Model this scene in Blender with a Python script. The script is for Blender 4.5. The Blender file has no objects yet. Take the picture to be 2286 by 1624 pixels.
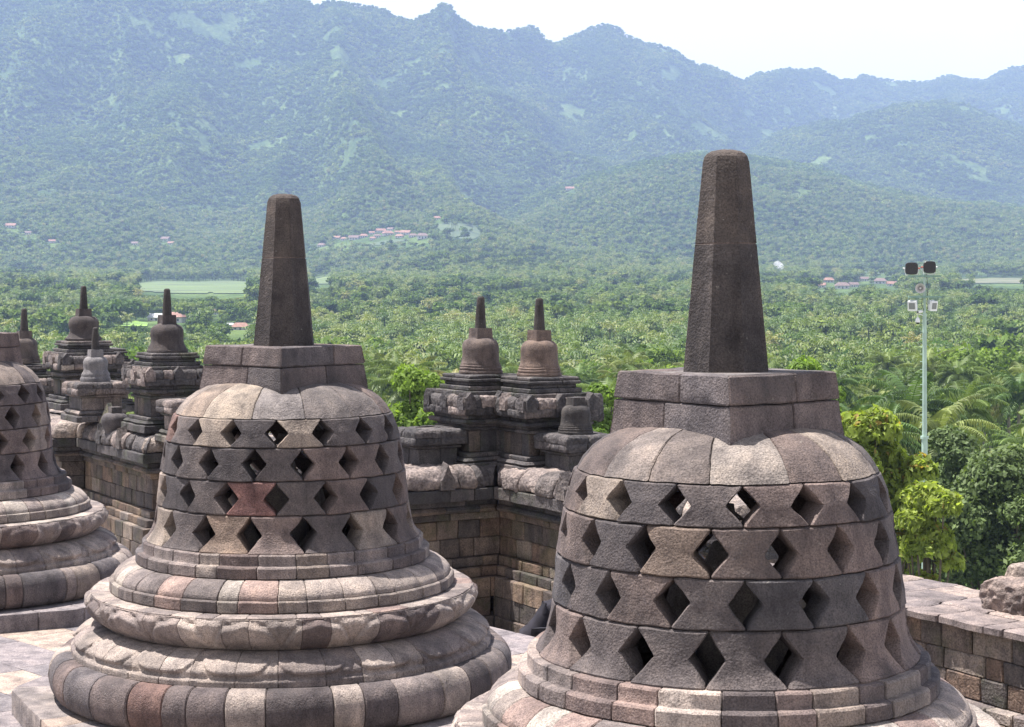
import bpy, bmesh, math, random
import numpy as np
from mathutils import Vector, Matrix
R = math.radians
random.seed(7)
RNG = np.random.default_rng(11)
HAZE_D = 0.000124
SC = bpy.context.scene
COL = SC.collection

# ------------------------------------------------------------------ camera
# World frame: the lens is at the origin, +Y is the level view direction, z = 0 is eye height.
F = 3850.0; CX = 1143.0; HY = 646.0          # focal length / horizon measured on a 2286 x 1624 picture
cam = bpy.data.cameras.new("camera"); camo = bpy.data.objects.new("camera", cam); COL.objects.link(camo)
cam.sensor_width = 36.0; cam.lens = F / 2286 * 36; cam.shift_y = -(812 - HY) / 2286
cam.clip_start = 0.1; cam.clip_end = 40000
camo.rotation_euler = (R(90), 0, 0)
SC.camera = camo

# ------------------------------------------------------------------ sky, sun, exposure
SUN_EL = 70.0
SUN_H = Vector((-0.90, 0.33, 0)).normalized()
world = bpy.data.worlds.new("World"); SC.world = world; world.use_nodes = True
wn = world.node_tree.nodes; wl = world.node_tree.links
bg = wn['Background']; sky = wn.new('ShaderNodeTexSky'); sky.sky_type = 'NISHITA'; sky.sun_disc = False
sky.sun_elevation = R(SUN_EL); sky.sun_rotation = math.atan2(SUN_H.x, SUN_H.y)
sky.air_density = 1.0; sky.dust_density = 3.0; sky.ozone_density = 1.0; sky.altitude = 250
wtc = wn.new('ShaderNodeTexCoord'); wcl = wn.new('ShaderNodeTexNoise'); wcl.inputs['Scale'].default_value = 2.2; wcl.inputs['Detail'].default_value = 6
wmp = wn.new('ShaderNodeMapping'); wmp.inputs['Scale'].default_value = (1, 1, 3.2); wl.new(wtc.outputs['Generated'], wmp.inputs[0]); wl.new(wmp.outputs[0], wcl.inputs['Vector'])
wrp = wn.new('ShaderNodeValToRGB'); wrp.color_ramp.elements[0].position = .3; wrp.color_ramp.elements[0].color = (.72, .72, .72, 1); wrp.color_ramp.elements[1].position = .62; wrp.color_ramp.elements[1].color = (.9, .9, .9, 1); wl.new(wcl.outputs['Fac'], wrp.inputs[0])
wsp = wn.new('ShaderNodeSeparateXYZ'); wl.new(wtc.outputs['Generated'], wsp.inputs[0])
wel = wn.new('ShaderNodeMapRange'); wel.inputs[1].default_value = .25; wel.inputs[2].default_value = .60; wel.inputs[3].default_value = 1.0; wel.inputs[4].default_value = .22; wl.new(wsp.outputs[2], wel.inputs[0])
wml = wn.new('ShaderNodeMath'); wml.operation = 'MULTIPLY'; wl.new(wrp.outputs[0], wml.inputs[0]); wl.new(wel.outputs[0], wml.inputs[1])
wmx = wn.new('ShaderNodeMix'); wmx.data_type = 'RGBA'; wl.new(wml.outputs[0], wmx.inputs[0]); wl.new(sky.outputs[0], wmx.inputs[6]); wmx.inputs[7].default_value = (11.5, 11.2, 11.0, 1)   # thin bright cloud
wl.new(wmx.outputs[2], bg.inputs[0]); bg.inputs[1].default_value = 0.055
sl = bpy.data.lights.new("sun", 'SUN'); sl.energy = 5.0; sl.angle = R(0.53); sl.color = (1, 0.955, 0.90)
so = bpy.data.objects.new("sun", sl); COL.objects.link(so)
sd = Vector((SUN_H.x * math.cos(R(SUN_EL)), SUN_H.y * math.cos(R(SUN_EL)), math.sin(R(SUN_EL))))
so.rotation_euler = sd.to_track_quat('Z', 'Y').to_euler(); so.location = (0, 0, 60)
SC.view_settings.view_transform = 'Standard'; SC.view_settings.look = 'None'
SC.view_settings.gamma = 1.0; SC.view_settings.exposure = 1.32
SC.cycles.use_denoising = True
SC.cycles.max_bounces = 6; SC.cycles.diffuse_bounces = 3; SC.cycles.glossy_bounces = 2
SC.cycles.transmission_bounces = 3; SC.cycles.volume_bounces = 1; SC.cycles.transparent_max_bounces = 4

def PX(px, Y): return (px - CX) * Y / F
def PZ(py, Y): return -(py - HY) * Y / F

# ------------------------------------------------------------------ numpy noise
def _hash(ix, iy, iz):
    h = (ix * 374761393 + iy * 668265263 + iz * 2147483647 + 12345) & 0xffffffff
    h = ((h ^ (h >> 13)) * 1274126177) & 0xffffffff
    h = h ^ (h >> 16)
    return (h & 0xffff) / 32767.5 - 1.0
def vnoise(P):
    P = np.asarray(P, float); i = np.floor(P).astype(np.int64); f = P - i; f = f * f * (3 - 2 * f)
    out = 0
    for dx in (0, 1):
        for dy in (0, 1):
            for dz in (0, 1):
                w = (f[:, 0] if dx else 1 - f[:, 0]) * (f[:, 1] if dy else 1 - f[:, 1]) * (f[:, 2] if dz else 1 - f[:, 2])
                out = out + w * _hash(i[:, 0] + dx, i[:, 1] + dy, i[:, 2] + dz)
    return out
def fbm(P, o=3):
    P = np.asarray(P, float); s = 0; a = 1.0; t = 0
    for k in range(o):
        s = s + a * vnoise(P * (2 ** k) + 17.3 * k); t += a; a *= .5
    return s / t
def smooth(x, a, b):
    t = np.clip((x - a) / (b - a), 0, 1); return t * t * (3 - 2 * t)

# ------------------------------------------------------------------ mesh builder
class MB:
    def __init__(s): s.v = []; s.f = []; s.c = []; s.n = 0
    def add(s, verts, faces, col=(.5, .5, .5)):
        b = s.n; verts = [tuple(p) for p in verts]
        s.v += verts; s.n += len(verts)
        s.f += [tuple(i + b for i in f) for f in faces]; s.c += [col] * len(faces)
    def build(s, name, mat, parent=None, amp=0, freq=6, sharp=38, smoothed=True, recalc=True, off=(0, 0, 0), amp2=0, freq2=20):
        me = bpy.data.meshes.new(name)
        V = np.array(s.v, float)
        if amp:
            for k in range(3):
                V[:, k] += amp * fbm(np.array(s.v) * freq + np.array(off) * 10 + 31.7 * k, 2)
        if amp2:
            for k in range(3):
                V[:, k] += amp2 * fbm(np.array(s.v) * freq2 + 7.7 * k, 2)
        me.from_pydata(V.tolist(), [], s.f)
        at = me.attributes.new('tint', 'FLOAT_COLOR', 'FACE')
        at.data.foreach_set('color', np.array([(c[0], c[1], c[2], 1) for c in s.c], np.float32).ravel())
        if recalc:
            bm = bmesh.new(); bm.from_mesh(me); bmesh.ops.recalc_face_normals(bm, faces=bm.faces); bm.to_mesh(me); bm.free()
        if smoothed:
            me.shade_smooth(); me.set_sharp_from_angle(angle=R(sharp))
        me.materials.append(mat)
        o = bpy.data.objects.new(name, me); COL.objects.link(o)
        if parent is not None: o.parent = parent
        return o
    def box(s, c, h, col=(.5, .5, .5), rot=0, taper=1.0):
        cs, sn = math.cos(rot), math.sin(rot); vs = []
        for z in (-1, 1):
            k = taper if z > 0 else 1
            for x, y in ((-1, -1), (1, -1), (1, 1), (-1, 1)):
                X, Y = x * h[0] * k, y * h[1] * k
                vs.append((c[0] + X * cs - Y * sn, c[1] + X * sn + Y * cs, c[2] + z * h[2]))
        s.add(vs, [(3, 2, 1, 0), (4, 5, 6, 7), (0, 1, 5, 4), (1, 2, 6, 5), (2, 3, 7, 6), (3, 0, 4, 7)], col)
    def tube(s, pts, rad, n=8, col=(.5, .5, .5), caps=True):
        pts = [Vector(p) for p in pts]
        if not hasattr(rad, '__len__'): rad = [rad] * len(pts)
        vs = []; fs = []; up = Vector((0, 0, 1))
        for i, p in enumerate(pts):
            d = (pts[min(i + 1, len(pts) - 1)] - pts[max(i - 1, 0)]).normalized()
            a = d.cross(up)
            if a.length < 1e-3: a = Vector((1, 0, 0))
            a.normalize(); b = d.cross(a).normalized()
            for k in range(n):
                t = 2 * math.pi * k / n; vs.append(p + a * math.cos(t) * rad[i] + b * math.sin(t) * rad[i])
        for i in range(len(pts) - 1):
            for k in range(n):
                fs.append((i * n + k, i * n + (k + 1) % n, (i + 1) * n + (k + 1) % n, (i + 1) * n + k))
        if caps: fs.append(tuple(range(n))[::-1]); fs.append(tuple((len(pts) - 1) * n + k for k in range(n)))
        s.add(vs, fs, col)
    def lathe(s, prof, c=(0, 0), n=48, col=(.5, .5, .5), cap=True):
        vs = []; fs = []; m = len(prof)
        for i in range(n):
            t = 2 * math.pi * i / n
            for r, z in prof: vs.append((c[0] + r * math.cos(t), c[1] + r * math.sin(t), z))
        for i in range(n):
            j = (i + 1) % n
            for k in range(m - 1): fs.append((i * m + k, j * m + k, j * m + k + 1, i * m + k + 1))
        if cap:
            fs.append(tuple(i * m for i in range(n))); fs.append(tuple(i * m + m - 1 for i in range(n))[::-1])
        s.add(vs, fs, col)

def tag(o, label=None, cat=None, group=None, kind=None):
    if label: o['label'] = label
    if cat: o['category'] = cat
    if group: o['group'] = group
    if kind: o['kind'] = kind
    return o
def empty(name, loc, label, cat, group=None, rz=0):
    o = bpy.data.objects.new(name, None); COL.objects.link(o); o.location = loc; o.rotation_euler = (0, 0, rz)
    o.empty_display_size = .2
    return tag(o, label, cat, group)

# ------------------------------------------------------------------ materials
def newmat(name):
    m = bpy.data.materials.new(name); m.use_nodes = True; nt = m.node_tree
    return m, nt, nt.nodes['Principled BSDF']
def ramp(nt, src, stops):
    r = nt.nodes.new('ShaderNodeValToRGB'); e = r.color_ramp.elements
    while len(e) < len(stops): e.new(0.5)
    for k, (p, c) in enumerate(stops): e[k].position = p; e[k].color = (*c, 1) if len(c) == 3 else c
    nt.links.new(src, r.inputs[0]); return r.outputs[0]
def noise(nt, vec, scale, detail=4, rough=.55, dist=0):
    n = nt.nodes.new('ShaderNodeTexNoise'); n.inputs['Scale'].default_value = scale
    n.inputs['Detail'].default_value = detail; n.inputs['Roughness'].default_value = rough
    n.inputs['Distortion'].default_value = dist
    if vec is not None: nt.links.new(vec, n.inputs['Vector'])
    return n.outputs['Fac']
def mixc(nt, a, b, fac, mode='MIX'):
    m = nt.nodes.new('ShaderNodeMix'); m.data_type = 'RGBA'; m.blend_type = mode
    for s, v in ((m.inputs[6], a), (m.inputs[7], b), (m.inputs[0], fac)):
        if hasattr(v, 'links'): nt.links.new(v, s)
        else: s.default_value = v if not isinstance(v, tuple) else (*v[:3], 1)
    return m.outputs[2]
def math_n(nt, op, a, b=0.0):
    m = nt.nodes.new('ShaderNodeMath'); m.operation = op
    for s, v in ((m.inputs[0], a), (m.inputs[1], b)):
        if hasattr(v, 'links'): nt.links.new(v, s)
        else: s.default_value = v
    return m.outputs[0]

def stone_mat(name, grain=110.0, bump=.006, dark=.35, moss=0.0, gain=1.0):
    m, nt, b = newmat(name)
    tc = nt.nodes.new('ShaderNodeNewGeometry').outputs['Position']
    at = nt.nodes.new('ShaderNodeAttribute'); at.attribute_name = 'tint'
    n1 = noise(nt, tc, 5.0, 6, .62, .3); n2 = noise(nt, tc, grain, 3, .6); n3 = noise(nt, tc, 1.7, 4, .55, .6)
    c = mixc(nt, at.outputs['Color'], ramp(nt, n1, [(.3, (.55, .55, .57)), (.5, (.95, .95, .95)), (.72, (1.32, 1.28, 1.22))]), 1.0, 'MULTIPLY')
    c = mixc(nt, c, ramp(nt, n2, [(.3, (.45, .45, .45)), (.5, (1, 1, 1)), (.72, (1.5, 1.48, 1.45))]), .9, 'MULTIPLY')
    mpz = nt.nodes.new('ShaderNodeMapping'); mpz.inputs['Scale'].default_value = (1, 1, .16); nt.links.new(tc, mpz.inputs[0])
    c = mixc(nt, c, ramp(nt, noise(nt, mpz.outputs[0], 9.0, 4, .6, .4), [(.34, (.62, .62, .64)), (.52, (1.0, 1.0, 1.0)), (.7, (1.16, 1.14, 1.1))]), .8, 'MULTIPLY')   # rain streaks
    # dark lichen stains
    st = ramp(nt, n3, [(.52, (0, 0, 0)), (.66, (1, 1, 1))])
    c = mixc(nt, c, (.045, .043, .045), math_n(nt, 'MULTIPLY', st, dark))
    # pale lichen specks
    n4 = noise(nt, tc, 26.0, 4, .7); sp = ramp(nt, n4, [(.66, (0, 0, 0)), (.72, (1, 1, 1))])
    c = mixc(nt, c, (.36, .35, .31), math_n(nt, 'MULTIPLY', sp, .30))
    if moss:
        n5 = noise(nt, tc, 2.6, 4, .6); ms = ramp(nt, n5, [(.5, (0, 0, 0)), (.62, (1, 1, 1))])
        c = mixc(nt, c, (.035, .055, .012), math_n(nt, 'MULTIPLY', ms, moss))
    c = mixc(nt, c, (1.10, 1.055, 1.045), 1.0, 'MULTIPLY')
    if gain != 1: c = mixc(nt, c, (gain, gain, gain), 1.0, 'MULTIPLY')
    nt.links.new(c, b.inputs['Base Color']); b.inputs['Roughness'].default_value = .92
    b.inputs['Specular IOR Level'].default_value = .25
    v = nt.nodes.new('ShaderNodeTexVoronoi'); v.inputs['Scale'].default_value = grain * .62; nt.links.new(tc, v.inputs['Vector'])
    n6 = noise(nt, tc, 14, 5, .65)
    pat = ramp(nt, noise(nt, tc, 3.3, 3, .6), [(.36, (.25, .25, .25)), (.62, (1.25, 1.25, 1.25))])
    h = math_n(nt, 'ADD', math_n(nt, 'MULTIPLY', math_n(nt, 'MULTIPLY', n2, pat), 1.0), math_n(nt, 'ADD', math_n(nt, 'MULTIPLY', v.outputs['Distance'], .5), math_n(nt, 'MULTIPLY', n6, 2.2)))
    bu = nt.nodes.new('ShaderNodeBump'); bu.inputs['Strength'].default_value = .9; bu.inputs['Distance'].default_value = bump
    nt.links.new(h, bu.inputs['Height']); nt.links.new(bu.outputs[0], b.inputs['Normal'])
    return m
def plain(name, col, rough=.6, metal=0, var=.2, scale=8, spec=.5):
    m, nt, b = newmat(name); tc = nt.nodes.new('ShaderNodeTexCoord').outputs['Object']
    n = noise(nt, tc, scale, 4)
    c = mixc(nt, col, ramp(nt, n, [(.3, (1 - var,) * 3), (.7, (1 + var,) * 3)]), 1.0, 'MULTIPLY')
    nt.links.new(c, b.inputs['Base Color']); b.inputs['Roughness'].default_value = rough; b.inputs['Metallic'].default_value = metal
    b.inputs['Specular IOR Level'].default_value = spec
    return m
def leaf_mat(name, c0, c1, c2, trans=.35, rough=.5, clump=.25, spec=.4, patch=0):
    """leaves: three greens picked per tree, varied per clump"""
    m, nt, b = newmat(name)
    oi = nt.nodes.new('ShaderNodeObjectInfo').outputs['Random']
    gp = nt.nodes.new('ShaderNodeNewGeometry').outputs['Position']
    tc = nt.nodes.new('ShaderNodeTexCoord').outputs['Object']
    at = nt.nodes.new('ShaderNodeAttribute'); at.attribute_name = 'tint'
    if patch:
        oi = math_n(nt, 'ADD', math_n(nt, 'MULTIPLY', oi, .42), math_n(nt, 'MULTIPLY', math_n(nt, 'SUBTRACT', noise(nt, gp, patch, 4, .6), .34), 1.8))
    r = ramp(nt, oi, [(0, c0), (.5, c1), (.96, c2), (1, (c2[0] * 1.1, c2[1] * .9, c2[2]))])
    c = mixc(nt, r, ramp(nt, noise(nt, tc, clump, 2), [(.35, (.72, .75, .72)), (.65, (1.28, 1.24, 1.1))]), 1.0, 'MULTIPLY')
    c = mixc(nt, c, at.outputs['Color'], 1.0, 'MULTIPLY')
    nt.links.new(c, b.inputs['Base Color']); b.inputs['Roughness'].default_value = rough
    b.inputs['Specular IOR Level'].default_value = spec
    tr = nt.nodes.new('ShaderNodeBsdfTranslucent'); nt.links.new(mixc(nt, c, (1.25, 1.3, .6), 1.0, 'MULTIPLY'), tr.inputs[0])
    mx = nt.nodes.new('ShaderNodeMixShader'); mx.inputs[0].default_value = trans
    nt.links.new(b.outputs[0], mx.inputs[1]); nt.links.new(tr.outputs[0], mx.inputs[2])
    nt.links.new(mx.outputs[0], nt.nodes['Material Output'].inputs[0])
    return m

M_near = stone_mat('andesite_stupa', 115, .0060, .42)
M_wall = stone_mat('andesite_wall', 60, .010, .50, .25)
M_floor = stone_mat('paving_stone', 70, .004, .12)
M_rough = stone_mat('carved_stone', 34, .020, .45)

PAL = [((.092, .080, .080), 3), ((.120, .100, .097), 4), ((.150, .122, .115), 4), ((.170, .130, .118), 3),
       ((.210, .162, .145), 2), ((.29, .240, .200), 2), ((.112, .104, .108), 3), ((.20, .120, .100), .7), ((.34, .29, .245), .8)]
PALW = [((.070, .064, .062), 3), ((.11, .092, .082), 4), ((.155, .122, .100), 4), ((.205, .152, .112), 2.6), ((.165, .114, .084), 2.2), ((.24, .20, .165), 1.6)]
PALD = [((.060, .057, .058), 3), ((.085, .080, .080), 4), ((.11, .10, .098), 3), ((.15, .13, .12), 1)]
PALF = [((.185, .170, .178), 4), ((.215, .195, .190), 3), ((.27, .225, .195), 2), ((.165, .155, .165), 2)]
PALL = [((.27, .23, .20), 3), ((.34, .29, .25), 3), ((.21, .175, .16), 3), ((.38, .34, .29), 1), ((.15, .128, .122), 2), ((.25, .175, .15), .8)]
def tame(pal, q=.30, g=1.0):
    w = sum(p[1] for p in pal); mean = [sum(p[0][k] * p[1] for p in pal) / w for k in range(3)]
    return [(tuple((c[k] + (mean[k] - c[k]) * q) * g * (.97, 1.0, 1.05)[k] for k in range(3)), a) for c, a in pal]
PAL = tame(PAL, .28, .80); PALL = tame(PALL, .30, .95); PALW = tame(PALW, .2, .92); PALD = tame(PALD, .1, .9)  # sunlit ledge tops painted in: PALL stays light, PAL darkened for shaded faces
def pick(pal, rnd=random, j=.10):
    c = rnd.choices([p[0] for p in pal], [p[1] for p in pal])[0]; k = 1 + rnd.uniform(-j, j)
    return tuple(x * k for x in c)

# ------------------------------------------------------------------ stone courses
def densify(prof, step):
    out = []
    for i in range(len(prof)):
        a = prof[i]; b = prof[(i + 1) % len(prof)]
        n = max(1, int(math.hypot(a[0] - b[0], a[1] - b[1]) / step)) if i < len(prof) - 1 else 1
        for k in range(n): out.append((a[0] + (b[0] - a[0]) * k / n, a[1] + (b[1] - a[1]) * k / n))
    return out
def ring_course(mb, prof, n, pal, c=(0, 0), step=.05, astep=.05, gap=.006, bev=.010, a0=0, a1=2 * math.pi, th0=0., disp=None, jit=.25, rfun=None, rnd=random, tints=None, keep=None, rj=.006):
    """a ring of separate stones; prof = closed (r, z) section, outside first then back along the inside"""
    P = densify(prof, step); cr = sum(p[0] for p in P) / len(P); cz = sum(p[1] for p in P) / len(P)
    full = abs(a1 - a0 - 2 * math.pi) < 1e-6
    cuts = [a0 + (a1 - a0) * (k + (rnd.uniform(-jit, jit) if (full or 0 < k < n) else 0)) / n for k in range(n)]
    cuts.append(cuts[0] + 2 * math.pi if full else a1)
    rmax = max(p[0] for p in P); m = len(P)
    for k in range(n):
        ta, tb = cuts[k] + th0, cuts[k + 1] + th0
        if keep and not keep((ta + tb) / 2): continue
        g = gap / rmax / 2; bt = bev / rmax
        na = max(2, int((tb - ta) * rmax / astep))
        T = [ta + g, ta + g + bt] + [ta + g + bt + (tb - ta - 2 * g - 2 * bt) * i / na for i in range(1, na)] + [tb - g - bt, tb - g]
        dr = rnd.uniform(-rj, rj); col = tints[k % len(tints)] if tints else pick(pal, rnd)
        vs = []
        for i, t in enumerate(T):
            end = i in (0, len(T) - 1)
            for (r, z) in P:
                if end:
                    d = math.hypot(r - cr, z - cz) + 1e-6; q = max(0, 1 - bev * 1.1 / d); r, z = cr + (r - cr) * q, cz + (z - cz) * q
                rr = r + (dr if r > cr else 0)
                if disp and r > cr: rr += disp(t, z)
                if rfun: rr *= rfun(t)
                vs.append((c[0] + rr * math.cos(t), c[1] + rr * math.sin(t), z))
        fs = []
        for i in range(len(T) - 1):
            for j in range(m):
                j2 = (j + 1) % m; fs.append((i * m + j, (i + 1) * m + j, (i + 1) * m + j2, i * m + j2))
        fs.append(tuple(range(m))); fs.append(tuple((len(T) - 1) * m + j for j in range(m))[::-1])
        mb.add(vs, fs, col)

def path_course(mb, pts, closed, prof, blen, pal, step=.12, gap=.008, bev=.012, jit=.3, rnd=random, skip=None, nj=.008, tlong=.15):
    """stones laid along a wall line. prof: closed (n, z), n = outwards (right of travel). mitred at the corners"""
    P = densify(prof, step); cn = sum(p[0] for p in P) / len(P); cz = sum(p[1] for p in P) / len(P); m = len(P)
    pts = [Vector((p[0], p[1])) for p in pts]; N = len(pts); S = N if closed else N - 1
    dirs = [(pts[(i + 1) % N] - pts[i]).normalized() for i in range(S)]
    def turn(i, j): return 1 if dirs[i].x * dirs[j].y - dirs[i].y * dirs[j].x > 0 else -1
    for s in range(S):
        p0 = pts[s]; p1 = pts[(s + 1) % N]; L = (p1 - p0).length; d = dirs[s]; nrm = Vector((d.y, -d.x))
        m0 = turn(s - 1, s) if (closed or s > 0) else 0
        m1 = turn(s, (s + 1) % S) if (closed or s < S - 1) else 0
        nb = max(1, round(L / blen)); cuts = [L * (k + (rnd.uniform(-jit, jit) if 0 < k < nb else 0)) / nb for k in range(nb + 1)]
        for k in range(nb):
            ta, tb = cuts[k], cuts[k + 1]; dn = rnd.uniform(-nj, nj); col = pick(pal, rnd)
            if skip and skip(s, (ta + tb) / 2): continue
            na = max(1, int((tb - ta) / tlong))
            T = [0, bev] + [bev + (tb - ta - 2 * bev) * i / na for i in range(1, na)] + [tb - ta - bev, tb - ta]
            if tb - ta < 3 * bev: T = [0, tb - ta]
            vs = []
            for i, t in enumerate(T):
                end = i in (0, len(T) - 1)
                for (n, z) in P:
                    n0 = n
                    if end:
                        q = max(0, 1 - bev / (math.hypot(n - cn, z - cz) + 1e-6)); n, z = cn + (n - cn) * q, cz + (z - cz) * q
                    u = ta + t
                    lo = ta + (gap / 2 if k else -m0 * n0 + .001); hi = tb - (gap / 2 if k < nb - 1 else -m1 * n0 + .001)
                    u = lo + (hi - lo) * (t / (tb - ta))
                    nn = n + (dn if n > cn else 0)
                    q2 = p0 + d * u + nrm * nn; vs.append((q2.x, q2.y, z))
            fs = []
            for i in range(len(T) - 1):
                for j in range(m):
                    j2 = (j + 1) % m; fs.append((i * m + j, (i + 1) * m + j, (i + 1) * m + j2, i * m + j2))
            fs.append(tuple(range(m))); fs.append(tuple((len(T) - 1) * m + j for j in range(m))[::-1])
            mb.add(vs, fs, col)
# ================================================================== THE LATTICE STUPAS
BELL = [(-.93, .823), (-1.03, .862), (-1.138, .888), (-1.375, .926), (-1.616, .952), (-1.72, .968), (-1.80, .99), (-1.85, 1.02), (-1.885, 1.055)]
def bell_r(z):
    zs = [-p[0] for p in BELL]; return float(np.interp(-z, zs, [p[1] for p in BELL]))
ROWS = [(-.937, -1.138), (-1.138, -1.375), (-1.375, -1.616), (-1.616, -1.880)]

def lattice(mb, kr, phase, rnd, tints):
    N = 16; pitch = 2 * math.pi / N
    U = [-1, -.94, -.72, -.36, 0, .36, .72, .94, 1]
    Vv = [0, .035, .09, .18, .27, .36, .44, .5, .56, .64, .73, .82, .91, .965, 1]
    for ri, (zt, zb) in enumerate(ROWS):
        H = zt - zb; ph = phase[ri % 2]
        bound = [ph + pitch * k + rnd.uniform(-.012, .012) for k in range(N)] ; bound.append(bound[0] + 2 * math.pi)
        dm = [(rnd.uniform(.035, .075), rnd.uniform(.93, .97), rnd.uniform(.46, .53), rnd.uniform(.225, .262)) for _ in range(N)]
        for k in range(N):
            tL, tR = bound[k], bound[k + 1]; dL, dR = dm[k], dm[(k + 1) % N]
            col = tints[ri][k] if tints and tints[ri][k] else pick(PAL, rnd)
            bulge = rnd.uniform(-.008, .010)
            def cut(v, D):
                a, b_, mid, w = D
                if v <= a or v >= b_: return .004
                return .004 + w * pitch * ((v - a) / (mid - a) if v < mid else (b_ - v) / (b_ - mid))
            outer = []; inner = []
            chipc = (rnd.choice((-1, 1)), rnd.choice((0, 1)), rnd.uniform(0, .04) if rnd.random() < .35 else 0)
            for v in Vv:
                z = zt - .0025 - (H - .005) * v
                l = tL + cut(v, dL); r = tR - cut(v, dR)
                for u in U:
                    t = (l + r) / 2 + u * (r - l) / 2
                    edge = 0
                    if abs(u) > .99: edge += .011
                    if v in (0, 1): edge += .010
                    ch = chipc[2] * max(0, 1 - math.hypot((u - chipc[0]), (v - chipc[1]) * 2) / .5)
                    rr = bell_r(z) * kr + bulge * (1 - u * u) - edge - ch
                    outer.append((rr * math.cos(t), rr * math.sin(t), z))
                    ri_ = bell_r(z) * kr - .17; q_ = bell_r(z) * kr / ri_ * 1.04      # hole sides run parallel, not radially
                    t = (tL + cut(v, dL) * q_) * (1 - u) / 2 + (tR - cut(v, dR) * q_) * (1 + u) / 2
                    inner.append((ri_ * math.cos(t), ri_ * math.sin(t), z))
            nu = len(U); nv = len(Vv); fs = []; off = nu * nv
            for i in range(nv - 1):
                for j in range(nu - 1):
                    a = i * nu + j; fs.append((a, a + 1, a + nu + 1, a + nu)); fs.append((off + a, off + a + nu, off + a + nu + 1, off + a + 1))
            loop = [j for j in range(nu)] + [i * nu + nu - 1 for i in range(1, nv)] + [(nv - 1) * nu + j for j in range(nu - 2, -1, -1)] + [i * nu for i in range(nv - 2, 0, -1)]
            for i in range(len(loop)):
                a, b_ = loop[i], loop[(i + 1) % len(loop)]; fs.append((a, off + a, off + b_, b_))
            mb.add(outer + inner, fs, col)

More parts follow.
